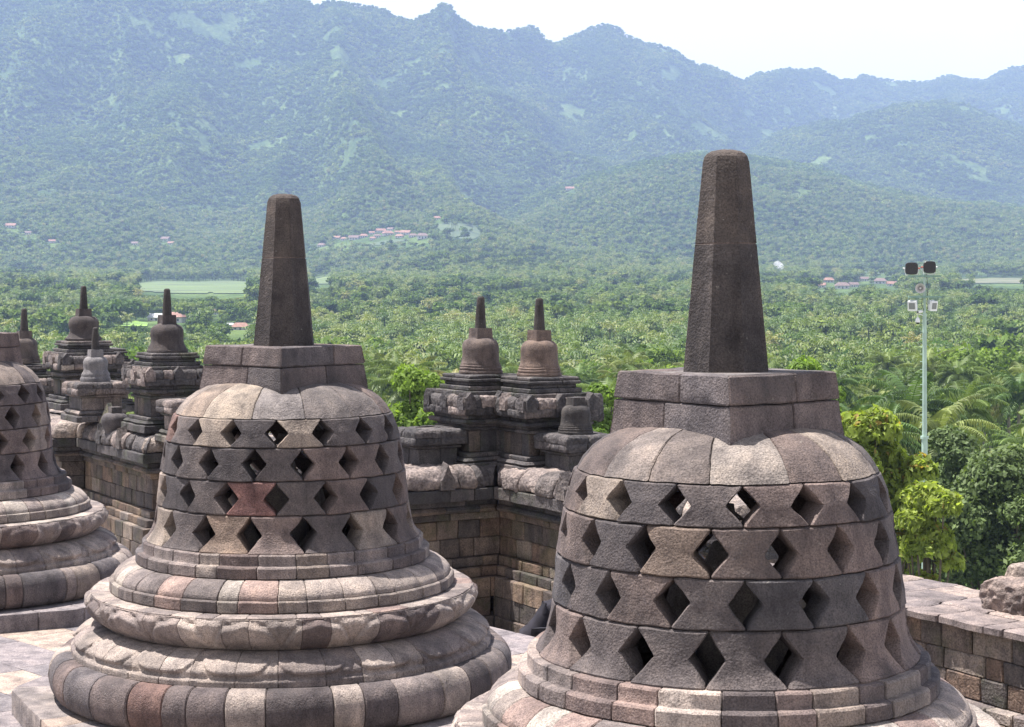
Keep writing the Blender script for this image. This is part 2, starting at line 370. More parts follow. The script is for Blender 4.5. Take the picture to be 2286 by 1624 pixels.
def petal_h(t, v, n, ph, point=.18):
    """carved lotus petals. v 0 at the petal tips .. 1 at the root. raised height 0..1 with a cut outline"""
    x = ((t + ph) / (2 * math.pi) * n) % 1.0; x = abs(x - .5) * 2          # 0 at the petal axis, 1 between petals
    tip = (1 - x ** 4.2) * .90 + point * .6 * max(0, 1 - x / .25)
    e = tip - (1 - v)
    big = min(1, max(0, e / .20)); big = big * big * (3 - 2 * big) * (.30 + .70 * math.sqrt(max(0, 1 - x ** 5)))
    lip = math.exp(-((e - .12) / .06) ** 2) * .12
    cutl = math.exp(-((e + .02) / .06) ** 2) * .75 + math.exp(-((1 - x) / .07) ** 2) * .7
    return big * (1 - .22 * (1 - x)) + lip, cutl
def stupa(name, cx, cy, kr, label, seed, phase, harm_rot, pin_rot, dz=0., tints=None, captint=None, npet=18, detail=1.0, hcol=None, ledge=None, pz=0.0, kb=1.0):
    rnd = random.Random(seed)
    root = empty(name, (cx, cy, 0), label, 'stupa', 'latticed stone stupas on the round terrace')
    st = .035 * detail
    # bell: cap + four lattice rows
    mb = MB()
    cap = [(.34, -.700), (.46, -.706), (.58, -.735), (.67, -.778), (.735, -.825), (.785, -.880), (.812, -.925), (.818, -.933), (.60, -.933), (.50, -.86), (.36, -.78)]
    ring_course(mb, [(r * kr, z) for r, z in cap], 14, PAL, step=st, astep=st * 1.2, bev=.007, gap=.004, jit=.22, rnd=rnd, tints=captint, th0=R(-100), rj=.004)
    lattice(mb, kr, phase, rnd, tints)
    mb.build('bell', M_near, root, amp=.0065, freq=9, off=(seed, 0, 0), amp2=.003, freq2=38)
    # base
    mb = MB(); K = lambda prof: [(r * kr * kb, z) for r, z in prof]
    nb = 27; tA = ledge or [pick(PALL if rnd.random() < .55 else PAL, rnd) for _ in range(nb)]
    cr0 = rnd.uniform(0, .2)
    rs = rnd.getstate()
    ring_course(mb, K([(.80, -1.876), (1.078, -1.876), (1.088, -1.886), (1.088, -1.944), (1.092, -1.953), (1.128, -1.956), (1.138, -1.966), (1.138, -2.034), (1.128, -2.041), (.80, -2.041)]), nb, PAL, step=st, astep=st * 1.5, bev=.006, gap=.004, rj=.004, rnd=rnd, tints=tA, th0=cr0)
    nc = 34; tC = [pick(PALL, rnd) for _ in range(nc)]; st1 = rnd.getstate()
    ring_course(mb, K([(.90, -2.043), (1.140, -2.043), (1.185, -2.050), (1.235, -2.072), (1.275, -2.102), (1.295, -2.128), (1.30, -2.140), (1.30, -2.158), (.95, -2.160)]), nc, PAL, step=st, astep=st * 1.5, bev=.006, gap=.004, rj=.004, rnd=rnd, tints=tC)
    rnd.setstate(st1)
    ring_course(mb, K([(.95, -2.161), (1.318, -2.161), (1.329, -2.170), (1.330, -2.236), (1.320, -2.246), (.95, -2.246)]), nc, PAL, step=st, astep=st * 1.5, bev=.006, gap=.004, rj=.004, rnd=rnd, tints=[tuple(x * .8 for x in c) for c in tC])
    ring_course(mb, K([(1.05, -2.247), (1.30, -2.247), (1.46, -2.247), (1.47, -2.252), (1.47, -2.30), (1.05, -2.30)]), 40, PALL, step=st * 1.5, astep=st * 2, rnd=rnd, jit=.35, gap=.004)
    mb.build('drum', M_near, root, amp=.004, freq=7, off=(seed, 3, 0), amp2=.003, freq2=38)
    mb = MB(); ph = rnd.uniform(0, 1)
    zt, zb = -2.262, -2.485
    def dU(t, z):
        v = (zt - z) / (zt - zb)
        if v < -.01: return .012
        a1, c1 = petal_h(t, v, npet, ph); a2, c2 = petal_h(t, v + .03, npet, ph + math.pi / npet)
        fade = min(1, (1 - v) * 3.0)
        h = max(a1 * .036, a2 * .016)
        return (h - .018 * c1 - .008 * c2 * (1 - min(1, a1))) * fade
    ring_course(mb, K([(1.10, -2.258), (1.40, -2.258), (1.478, -2.260), (1.492, -2.275), (1.496, -2.305), (1.485, -2.345), (1.458, -2.392), (1.420, -2.435), (1.385, -2.468), (1.365, -2.486), (1.10, -2.487)]), 32, PALL[:3] + PAL[2:5], step=.011 * detail, astep=.011 * detail, bev=.004, gap=.002, disp=dU, rnd=rnd, rj=.002, jit=.25)  # darker stone mix paints in the shade below the rim
    mb.build('upper_lotus_ring', M_near, root, amp=.003, freq=4, off=(seed, 5, 0), amp2=.001, freq2=24, sharp=70)
    mb = MB(); ph2 = rnd.uniform(0, 1)
    zt2, zb2 = -2.49, -2.635
    def dL(t, z):
        v = (z - zb2) / (zt2 - zb2)
        if v < -.05: return 0
        a1, c1 = petal_h(t, v + .02, npet, ph2, .0); a2, c2 = petal_h(t, v + .0, npet, ph2 + math.pi / npet, .1)
        h = max(a1 * .032, a2 * .016)
        return (h - .018 * c1) * min(1, max(0, (1.02 - v)) * 3) - .010
    ring_course(mb, K([(1.15, -2.488), (1.40, -2.489), (1.445, -2.498), (1.50, -2.520), (1.55, -2.550), (1.585, -2.582), (1.60, -2.610), (1.602, -2.632), (1.606, -2.640), (1.618, -2.650), (1.618, -2.690), (1.15, -2.692)]), 34, PALL, step=.011 * detail, astep=.011 * detail, bev=.004, gap=.002, disp=dL, rnd=rnd, rj=.002, jit=.25)
    mb.build('lower_lotus_ring', M_near, root, amp=.003, freq=4, off=(seed, 6, 0), amp2=.001, freq2=24, sharp=70)
    mb = MB()
    tor = [(1.28, -2.690)] + [(1.638 + .145 * math.sin(a) ** .8 if a < math.pi / 2 else 1.638 + .145 * math.sin(a) ** .8, -2.855 + .165 * math.cos(a)) for a in [R(x) for x in (4, 20, 36, 52, 68, 90, 112, 128, 146, 162)]] + [(1.28, -3.015)]
    ring_course(mb, K(tor), 35, PAL, step=st, astep=st * 1.5, bev=.009, gap=.004, rnd=rnd, jit=.42, rj=.008, tints=[pick(PAL if rnd.random() < .6 else PALL, rnd) for _ in range(35)])
    mb.build('roll_moulding', M_near, root, amp=.005, freq=6, off=(seed, 8, 0), amp2=.003, freq2=38)
    mb = MB()
    def oct_(t): return 1 / max(.92, math.cos(((t - R(185)) % R(45)) - R(22.5)) * 1.0) * .985
    ring_course(mb, [(1.1, -3.017), (1.92, -3.017 + pz), (1.925, -3.03 + pz), (1.925, -3.22), (1.1, -3.22)], 26, PALF, step=.08, astep=.1, rfun=oct_, rnd=rnd, th0=R(185), gap=.006)
    mb.build('plinth', M_near, root, amp=.006, freq=6, off=(seed, 9, 0))
    # harmika: two courses of square-plan blocks, slightly tapered
    mb = MB()
    hd = .648 * kr; ht = .603 * kr
    def sq(h, rot): return [(h * math.cos(rot + k * math.pi / 2), h * math.sin(rot + k * math.pi / 2)) for k in range(4)]
    zc = [-.775, -.575, -.425]
    for k in range(2):
        h0 = hd + (ht - hd) * (zc[k] + .765) / .34; h1 = hd + (ht - hd) * (zc[k + 1] + .765) / .34
        dd = (h0 - h1) / math.sqrt(2)
        P = [(-.30, zc[k + 1] - .004), (-dd - .014, zc[k + 1] - .003), (-dd - .004, zc[k + 1] - .010), (-.002, zc[k] + .012), (-.008, zc[k] + .003), (-.30, zc[k] + .003)]
        path_course(mb, sq(h0, harm_rot), True, P, .50, hcol or PAL[:4] + [PAL[6]], step=.05, gap=.004, bev=.008, rnd=rnd, nj=.005, tlong=.06)
    hh = ht * .9
    p = sq(hh, harm_rot); mb.add([(x, y, -.430) for x, y in p] + [(x, y, -.75) for x, y in p], [(0, 1, 2, 3), (7, 6, 5, 4)] + [(i, i + 4, (i + 1) % 4 + 4, (i + 1) % 4) for i in range(4)], (.15, .14, .14))
    mb.build('harmika', M_near, root, amp=.006, freq=7, off=(seed, 11, 0), amp2=.003, freq2=36)
    # pinnacle: tapered octagon in two or three drums
    mb = MB(); rows = []
    zs = [-.432, -.30, -.15, 0., .12, .232, .236, .240, .40, .55, .66, .69, .708, .72, .727]
    if seed == 3: zs = [z if z < .1 else z for z in zs]
    cprev = pick(PAL[:2], rnd)
    vs = []; fs = []; cols = []
    nsub = 5
    vrow = []
    for z in zs:
        f = (z + .432) / 1.16; rr = (.243 + (.126 - .243) * f) * (kr ** .5)
        if z in (.232, .240): rr -= .001
        if z == .236: rr -= .007
        rd = {.66: .0, .69: .006, .708: .020, .72: .042, .727: .075}.get(z, 0); rr -= rd
        for k in range(8):
            a0, a1 = pin_rot + k * math.pi / 4, pin_rot + (k + 1) * math.pi / 4
            A = Vector((math.cos(a0), math.sin(a0))) * rr; B = Vector((math.cos(a1), math.sin(a1))) * rr
            for q in range(nsub):
                t = q / nsub
                P = A.lerp(B, t)
                if z > .68: P = P.lerp(P.normalized() * rr * .96, min(1, (z - .68) / .04))
                vs.append((P.x, P.y, z))
    n = 8 * nsub
    for i in range(len(zs) - 1):
        for k in range(n): fs.append((i * n + k, i * n + (k + 1) % n, (i + 1) * n + (k + 1) % n, (i + 1) * n + k))
    fs.append(tuple((len(zs) - 1) * n + k for k in range(n)))
    mb.add(vs, fs, (.062, .054, .051))
    low = int(len(fs) * 6 / 14)
    for i in range(len(mb.c)):
        if n * 5 <= i < 7 * n: mb.c[i] = (.15, .125, .115)
        elif i < 6 * n: mb.c[i] = (.052, .047, .047)
    mb.build('pinnacle', M_near, root, amp=.0035, freq=3, off=(seed, 13, 0), amp2=.0015, freq2=24, sharp=22)
    root.location.z = dz
    return root

fr = R(-90)
def tints_for(front, rowsdef):
    """rowsdef: 4 dicts {index from the front: colour}"""
    out = []
    for d in rowsdef:
        L = [None] * 16
        for k, c in d.items(): L[k % 16] = c
        out.append(L)
    return out
DK = (.070, .064, .067); MD = (.095, .084, .084); BR = (.118, .096, .090); PK = (.150, .120, .112); RD = (.165, .095, .088); TN = (.215, .185, .160); BL = (.075, .072, .077)
# block k spans bound[k]..bound[k+1]; bound[0] = phase. Blocks counted from the hole nearest the front, + to the right
ph_r = (fr + R(-1.7), fr + R(-12.4))
T_r = tints_for(0, [{0: PK, 1: PK, -1: MD, -2: DK, -3: TN, -4: BR, 2: DK, 3: MD},
                    {0: BR, 1: BR, -1: (.135, .108, .092), -2: DK, -3: BR, 2: PK, 3: MD},
                    {0: BL, 1: BL, -1: MD, -2: BR, -3: MD, -4: BL, 2: PK, 3: MD},
                    {0: MD, 1: MD, -1: MD, -2: MD, -3: PK, 2: PK, 3: PK}])
right_st = stupa('latticed_stupa', 1.119, 9.03, .957, 'largest bell-shaped stone stupa with diamond holes, nearest the camera right of centre', 3, ph_r, R(-95.5), R(-118), tints=T_r, captint=[(.21, .19, .175), BR, (.22, .19, .165), (.10, .09, .088), (.15, .12, .112), BR, MD, MD, MD, DK, MD, BR, (.17, .15, .14), (.12, .105, .10)])
ph_l = (fr + R(4.3), fr + R(-6.5))
T_l = tints_for(0, [{0: TN, 1: MD, 2: MD, 3: DK, -1: DK, -2: TN, -3: MD},
                    {0: MD, 1: PK, 2: PK, 3: MD, -1: DK, -2: MD, -3: DK},
                    {0: MD, 1: PK, 2: DK, 3: BR, -1: RD, -2: MD, -3: DK},
                    {0: PK, 1: MD, 2: TN, 3: BR, -1: (.18, .14, .115), -2: MD, -3: TN}])
left_st = stupa('latticed_stupa', -1.745, 13.2, 1.0, 'latticed bell-shaped stone stupa with a full lotus base, standing whole left of centre', 5, ph_l, R(-84.5), R(-109.5), tints=T_l, kb=.977, captint=[(.20, .185, .18), (.15, .135, .13), (.14, .125, .12), BR, MD, MD, MD, DK, MD, BR, MD, (.19, .165, .15), (.20, .165, .14), (.26, .225, .19)])
far_st = stupa('latticed_stupa', PX(-92, 17.7), 17.7, .985, 'latticed stone stupa cut off by the left edge of the photo', 9, (fr + R(20), fr + R(31)), R(-74), R(-95), detail=1.4, dz=-.02)

# stone figures seated inside the two nearer stupas, glimpsed through the holes
def seated(cx, cy, k, label, seed):
    root = empty('stone_statue', (cx, cy, -2.30), label, 'statue', 'seated stone figures inside the latticed stupas', rz=0)
    P = [(0, 0, .10), (0, .0, .35), (0, .02, .62), (0, .02, .80), (0, .0, .90), (0, 0, 1.02),
         (-.23, .02, .74), (-.30, .0, .48), (-.14, -.24, .30), (-.04, -.28, .28), (.23, .02, .74), (.30, .0, .48), (.14, -.24, .30), (.04, -.28, .28),
         (-.18, -.05, .12), (-.40, -.28, .12), (-.05, -.38, .11), (.18, -.05, .12), (.40, -.28, .14), (.05, -.36, .20)]
    E = [(0, 1), (1, 2), (2, 3), (3, 4), (4, 5), (3, 6), (6, 7), (7, 8), (8, 9), (3, 10), (10, 11), (11, 12), (12, 13), (0, 14), (14, 15), (15, 16), (0, 17), (17, 18), (18, 19)]
    Rr = [.20, .17, .19, .16, .075, .12, .085, .07, .05, .045, .085, .07, .05, .045, .13, .10, .07, .13, .10, .07]
    me = bpy.data.meshes.new('body'); me.from_pydata([(x * k, y * k, z * k) for x, y, z in P], E, []); o = bpy.data.objects.new('body', me); COL.objects.link(o)
    o.modifiers.new('skin', 'SKIN')
    ly = me.skin_vertices[0].data
    for i, r_ in enumerate(Rr): ly[i].radius = (r_ * k, r_ * k); ly[i].use_root = (i == 0)
    s_ = o.modifiers.new('sub', 'SUBSURF'); s_.levels = 2
    dg = bpy.context.evaluated_depsgraph_get(); dg.update(); nm = bpy.data.meshes.new_from_object(o.evaluated_get(dg)); nm.name = 'body'; nm.materials.clear(); nm.materials.append(M_near); nm.shade_smooth()
    at = nm.attributes.new('tint', 'FLOAT_COLOR', 'FACE'); at.data.foreach_set('color', np.tile(np.array([.13, .12, .115, 1], np.float32), len(nm.polygons)))
    o.modifiers.clear(); o.data = nm; o.parent = root
    mb = MB(); mb.lathe([(.045 * k, 1.20 * k), (.05 * k, 1.16 * k), (.10 * k, 1.12 * k)], n=16, col=(.12, .11, .105)); mb.build('topknot', M_near, root)
    mb = MB(); mb.lathe([(.50 * k, -.05), (.52 * k, 0), (.48 * k, .04 * k)], n=24, col=(.12, .11, .105)); mb.build('seat', M_near, root)
    return root
seated(1.119, 9.03, .98, 'seated stone figure glimpsed through the holes inside the largest latticed stupa', 1)
seated(-1.745, 13.2, 1.0, 'seated stone figure glimpsed through the holes inside the central latticed stupa', 2)

# ================================================================== TERRACE
C0 = (-25.0, -5.2)
mb = MB(); rr = random.Random(4); r0 = 25.9
ang = lambda x, y: math.atan2(y - C0[1], x - C0[0])
for i in range(12):
    w = rr.uniform(.48, .66)
    ring_course(mb, [(r0, -3.20), (r0 + w - .006, -3.20), (r0 + w - .006, -3.34), (r0, -3.34)], 34, PALF, c=C0, step=.5, astep=.4, a0=R(6), a1=R(62), gap=.008, bev=.008, rnd=rr, jit=.35, rj=0)
    r0 += w
REDGE = r0
to = mb.build('terrace_floor', M_floor, None, amp=.004, freq=3)
tag(to, kind='structure')
mb = MB()
for k, (z0, z1, o) in enumerate([(-3.2, -3.42, .05), (-3.42, -3.7, .0), (-3.7, -3.98, .02), (-3.98, -4.32, .12)]):
    ring_course(mb, [(REDGE - .5, z0 - .005 if k else -3.345), (REDGE + o, z0 - .003 if k else -3.345), (REDGE + o, z1 + .003), (REDGE - .5, z1 + .003)], 60, PALW, c=C0, step=.3, astep=.4, a0=R(6), a1=R(62), rnd=rr, rj=.01)
mb.add([(C0[0] + (r) * math.cos(R(a)), C0[1] + r * math.sin(R(a)), z) for z in (-3.30, -4.4) for a in range(4, 66, 2) for r in (24.5, REDGE - .3)],
       [(i * 2, i * 2 + 1, i * 2 + 3, i * 2 + 2) for i in range(30)], (.1, .09, .09))
tag(mb.build('terrace_edge', M_wall, None, amp=.01, freq=4), kind='structure')

# ================================================================== PLATEAU AND GALLERY WALL
A_ = Vector((.857, .515)).normalized(); B_ = Vector((.515, -.857)).normalized()
Pc = Vector((-.15, 22.0)); Q1 = Pc - 1.27 * A_; R1 = Q1 - 6.43 * B_; Q2 = R1 - 1.09 * A_; R2 = Q2 - 3.4 * B_; Q3 = R2 - .40 * A_; V0 = Q3 - 7 * B_
J1 = Pc + 5.0 * B_; J2 = J1 - .46 * A_; J3 = J2 + 9.5 * B_
def wallrun(root, pts, hi=True, skip=None, seed=1):
    rw = random.Random(seed)
    back = -1.1
    def C(z1, z0, n, bl, pal=PALW, nin=-.5, bul=0, **k):
        if bul: P = [(nin, z1), (n - .02, z1), (n, z1 - .015), (n + bul, (z1 + z0) / 2), (n, z0 + .015), (n - .02, z0), (nin, z0)]
        else: P = [(nin, z1 - .002), (n - .01, z1 - .002), (n, z1 - .012), (n, z0 + .010), (n - .01, z0 + .002), (nin, z0 + .002)]
        path_course(mbx, pts, False, P, bl, pal, rnd=rw, **k)
    if hi:
        mbx = MB()
        path_course(mbx, pts, False, [(back, -2.30), (-.55, -2.25), (-.2, -2.215), (.02, -2.22), (.13, -2.26), (.19, -2.33), (.215, -2.40), (.21, -2.47), (.19, -2.487), (back, -2.487)], .42, [PALL[0], PALL[1], PALL[2], PALL[4], PALD[3], PALD[2]], step=.035, bev=.02, rnd=rw, tlong=.035, nj=.035, jit=.35)
        mbx.build('coping', M_rough, root, amp=.020, freq=4.5, amp2=.022, freq2=15, off=(seed, 1, 1), sharp=60)
        mbx = MB()
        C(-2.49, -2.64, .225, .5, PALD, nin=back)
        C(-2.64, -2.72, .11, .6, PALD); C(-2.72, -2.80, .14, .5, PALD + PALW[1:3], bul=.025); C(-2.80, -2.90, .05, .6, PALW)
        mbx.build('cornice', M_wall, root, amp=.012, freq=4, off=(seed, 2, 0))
        mbx = MB()
        # projecting triangular antefixes along the coping front
        P = [Vector(p) for p in pts]
        for s in range(len(P) - 1):
            d = (P[s + 1] - P[s]); L = d.length; d.normalize(); nr = Vector((d.y, -d.x)); t = .35 + rw.uniform(0, .4)
            while t < L - .2:
                w = .12; base = P[s] + d * t + nr * .20
                vs = []
                for dn in (0, .055):
                    k = 1 if dn == 0 else .8
                    for (u, z) in ((-w * k, -2.49), (w * k, -2.49), (w * k, -2.36), (w * .45 * k, -2.28), (0, -2.14 - (.03 if dn else 0)), (-w * .45 * k, -2.28), (-w * k, -2.36)):
                        q = base + d * u + nr * (dn - .09 if dn == 0 else dn) ; vs.append((q.x, q.y, z))
                fs = [(0, 1, 2, 3, 4, 5, 6)[::-1], (7, 8, 9, 10, 11, 12, 13)] + [(i, (i + 1) % 7, (i + 1) % 7 + 7, i + 7) for i in range(7)]
                if rw.random() < .75:
                    a = MB(); a.add(vs, fs, pick(PALL + PALD, rw)); a.build('antefix', M_rough, root, amp=.012, freq=9, off=(s, t, 0), sharp=30)
                t += rw.uniform(.75, 1.3)
    mbx = MB()
    ys = [(-2.90, -3.14), (-3.14, -3.38)] if hi else [(-2.84, -3.06), (-3.06, -3.24), (-3.24, -3.44)]
    for a, b_ in ys: C(a, b_, 0, .33, PALW)
    if not hi:
        pass
    mbx.build('wall_face', M_wall, root, amp=.012, freq=4, off=(seed, 4, 0))
    mbx = MB()
    if hi:
        C(-3.38, -3.50, .06, .34); C(-3.50, -3.62, .13, .36, PALW + PALL[:2])
        C(-3.62, -3.86, .22, .34); C(-3.86, -4.10, .22, .3, skip=skip); C(-4.10, -4.31, .24, .34)
    else:
        C(-3.44, -3.54, .12, .34, PALL); C(-3.54, -3.70, .20, .4); C(-3.70, -4.0, .24, .4); C(-4.0, -4.31, .26, .4)
    mbx.build('base_moulding', M_wall, root, amp=.012, freq=4, off=(seed, 5, 0))
    # rubble core, outer side down the monument
    mbx = MB()
    path_course(mbx, pts, False, [(back + .04, -2.52 if hi else -2.86), (-.12, -2.52 if hi else -2.86), (-.12, -4.4), (back + .04, -4.4)], 3, PALD, step=2, rnd=rw, gap=0, bev=0.001, nj=0)  # dark colour also stands for the shade inside the open drain hole
    mbx.build('core', M_wall, root)
sk = lambda s, t: s == 1 and 1.27 - .36 < t < 1.27 - .02
w1 = empty('gallery_wall', (R2.x, R2.y, 0), 'tall stone gallery wall with carved coping seen between the left edge stupa and the central stupa', 'wall')
def rel(root, pts): return [(p.x - root.location.x, p.y - root.location.y) for p in pts]
wallrun(w1, rel(w1, [V0, Q3, R2, Q2, R1]), True, None, 21)
w2 = empty('gallery_wall', (Pc.x, Pc.y, 0), 'stone gallery wall folding into a shaded inner corner between the two big stupas', 'wall')
wallrun(w2, rel(w2, [R1, Q1, Pc, J1]), True, lambda s, t: s == 1 and .90 < t < 1.2, 22)
w3 = empty('gallery_wall', (J2.x, J2.y, 0), 'lower flat-topped stone gallery wall at the right edge, dark trees behind it', 'wall')
wallrun(w3, rel(w3, [J1, J2, J3]), False, None, 23)
mbx = MB(); rw = random.Random(5)
pr = rel(w3, [J1, J2, J3])
for (n0, n1, bl, zt) in [(-.32, .10, .45, -2.772), (-.70, -.325, .6, -2.760), (-1.12, -.705, .55, -2.765)]:
    path_course(mbx, pr, False, [(n0, zt), (n1 - .02, zt), (n1, zt - .012), (n1, -2.835), (n0, -2.835)], bl, [((.18, .155, .150), 3), ((.22, .185, .168), 2), ((.145, .128, .128), 2)], step=.1, gap=.016, rnd=rw, nj=.02, jit=.35)
mbx.build('coping_slab', M_floor, w3, amp=.014, freq=4, amp2=.005, freq2=15)

# carved coping stones left on the right-hand wall
def carved_block(loc, size, rot, name, label, seed, pal=PALL, grp=None, amp=.03):
    mb = MB(); n = 22; vs = []; fs = []
    # rounded box by cube-sphere
    def add_face(ax, sg):
        b0 = len(vs)
        for i in range(n + 1):
            for j in range(n + 1):
                u, v = 2 * i / n - 1, 2 * j / n - 1
                p = [0, 0, 0]; p[ax] = sg; p[(ax + 1) % 3] = u; p[(ax + 2) % 3] = v
                q = Vector(p); l = (abs(q.x) ** 9 + abs(q.y) ** 9 + abs(q.z) ** 9) ** (1 / 9); q = q / l
                if q.z > 0: q.x *= 1 - .18 * q.z
                vs.append((q.x * size[0] / 2, q.y * size[1] / 2, q.z * size[2] / 2 + size[2] / 2))
        for i in range(n):
            for j in range(n):
                a = b0 + i * (n + 1) + j; fs.append((a, a + 1, a + n + 2, a + n + 1))
    for ax in range(3):
        for sg in (-1, 1): add_face(ax, sg)
    mb.add(vs, fs, pick(pal, random.Random(seed)))
    o = mb.build(name, M_rough, None, amp=amp * .7, freq=4.5, off=(seed, 0, 0), amp2=amp * .8, freq2=17, sharp=180)
    bm = bmesh.new(); bm.from_mesh(o.data); bmesh.ops.remove_doubles(bm, verts=bm.verts, dist=.0005); bmesh.ops.recalc_face_normals(bm, faces=bm.faces); bm.to_mesh(o.data); bm.free()
    o.location = loc; o.rotation_euler = (0, 0, rot); tag(o, label, 'stone block', grp); return o
brot = math.atan2(B_.y, B_.x)
Yb = 14.75
p = Vector((PX(2236, Yb), Yb)) + A_ * .16
carved_block((p.x, p.y, -2.775), (.50, .34, .27), brot, 'carved_block', 'scroll-carved coping stone lying on the low wall at the right edge', 2, [((.20, .165, .15), 1)], amp=.04)
carved_block((p.x + A_.x * .42 - B_.x * .05, p.y + A_.y * .42 - B_.y * .05, -2.77), (.62, .40, .36), brot, 'carved_block', 'smooth sunlit coping stone behind the scroll-carved stone on the right wall', 4, [((.29, .25, .22), 1)], amp=.015)
p2 = p + B_ * .62 ; carved_block((p2.x, p2.y, -2.775), (.62, .34, .26), brot, 'carved_block', 'carved coping stone cut off by the right edge of the photo on the low wall', 6)

# plateau floor behind the terrace
mb = MB(); rr = random.Random(8)
m_, nt, b = newmat('plateau_paving'); tc = nt.nodes.new('ShaderNodeNewGeometry').outputs['Position']
bt = nt.nodes.new('ShaderNodeTexBrick'); bt.inputs['Scale'].default_value = 1.0; bt.inputs['Brick Width'].default_value = .7; bt.inputs['Row Height'].default_value = .45
bt.inputs['Mortar Size'].default_value = .008; bt.inputs['Color1'].default_value = (.25, .23, .22, 1); bt.inputs['Color2'].default_value = (.33, .30, .27, 1); bt.inputs['Mortar'].default_value = (.06, .055, .05, 1)
mp = nt.nodes.new('ShaderNodeMapping'); mp.inputs['Rotation'].default_value = (0, 0, R(-31)); nt.links.new(tc, mp.inputs[0]); nt.links.new(mp.outputs[0], bt.inputs['Vector'])
nt.links.new(mixc(nt, bt.outputs[0], ramp(nt, noise(nt, tc, 3), [(.3, (.75, .75, .75)), (.7, (1.2, 1.2, 1.2))]), 1.0, 'MULTIPLY'), b.inputs['Base Color']); b.inputs['Roughness'].default_value = .9
poly = [J3, J3 + A_ * .2, Pc + A_ * .3, Q1 - B_ * .3, R1 - B_ * .4 + A_ * .0, Q2, R2, Q3 - B_ * .2, V0]
base = [(-14, 30), (-14, 8), (2, 8), (8, 9)]
pv = [(p_.x, p_.y) for p_ in [V0 - B_ * .1, Q3 + Vector((0, 0)), R2, Q2, R1, Q1, Pc, J1, J2, J3]]
cen = (-3.0, 13.0)
vs = [(cen[0], cen[1], -4.30)] + [(x, y, -4.30) for x, y in pv + [(5.5, 4), (-6, 3), (-20, 10), (-20, 34)]]
mb.add(vs, [(0, i, i + 1) for i in range(1, len(vs) - 1)] + [(0, len(vs) - 1, 1)], (.3, .3, .3))
o = mb.build('plateau_floor', m_, None, recalc=False, smoothed=False); tag(o, kind='structure')

# a few fallen base stones at the lower right corner
for k, (px, py, Y, s) in enumerate([(2268, 1560, 14.0, .30), (2275, 1600, 13.6, .34)]):
    pass

# ================================================================== WALL TOWERS WITH SMALL STUPAS
SMALLBELL = [(.285, .000), (.290, .02), (.285, .045), (.272, .05), (.282, .07), (.276, .085), (.266, .09), (.272, .105), (.264, .118), (.257, .122), (.260, .135), (.250, .15), (.243, .20), (.240, .27), (.240, .33), (.234, .375), (.216, .415), (.180, .448), (.13, .465), (.10, .468)]
SQUAT = [(.325, .0), (.33, .03), (.30, .05), (.275, .08), (.255, .12), (.248, .18), (.268, .24), (.272, .31), (.255, .37), (.215, .41), (.16, .43), (.12, .44)]
WAIST = [(.270, .0), (.275, .05), (.262, .09), (.25, .10), (.258, .13), (.245, .16), (.225, .19), (.212, .23), (.222, .30), (.226, .36), (.212, .40), (.18, .44), (.12, .46)]
PLANROT = math.atan2(A_.y, A_.x)
def small_stupa(c, z, s, label, col, prof=SMALLBELL, pin=True, seed=1, grp='small solid stupas on the gallery wall', hcol=None):
    root = empty('small_stupa', (c[0], c[1], z), label, 'stupa', grp)
    mb = MB(); mb.lathe([(r * s, q * s) for r, q in prof], n=40, col=col); mb.build('bell', M_near, root, amp=.010 * s, freq=7, off=(seed, 1, 2), amp2=.004, freq2=30, sharp=60)
    top = prof[-1][1] * s - .015
    mb = MB(); hh = .118 * s
    mb.box((0, 0, top + .065 * s), (hh, hh, .065 * s + .01), hcol or tuple(x * 1.05 for x in col), rot=PLANROT, taper=.93)
    mb.build('harmika', M_near, root, amp=.006, freq=9, off=(seed, 4, 2))
    if pin:
        mb = MB(); h = .42 * s; z0 = top + .135 * s
        mb.lathe([(.075 * s, z0), (.066 * s, z0 + h * .35), (.056 * s, z0 + h * .7), (.050 * s, z0 + h * .93), (.042 * s, z0 + h * .975), (.022 * s, z0 + h)], n=20, col=(.045, .042, .042))
        mb.build('pinnacle', M_near, root, amp=.005, freq=8, off=(seed, 7, 2), sharp=50)
    return root
def square(h): 
    return [(x * A_.x + y * B_.x, x * A_.y + y * B_.y) for x, y in ((-h, -h), (-h, h), (h, h), (h, -h))]
def sq_layer(mbx, h, z1, z0, bl, pal, rnd, rough=0):
    P = [(-min(h * .8, .3), z1), (-.012, z1), (0, z1 - .012), (rough, (z1 + z0) / 2), (0, z0 + .012), (-.012, z0), (-min(h * .8, .3), z0)]
    path_course(mbx, square(h), True, P, bl, pal, step=.05, gap=.005, bev=.008, rnd=rnd, nj=.004, tlong=.06)
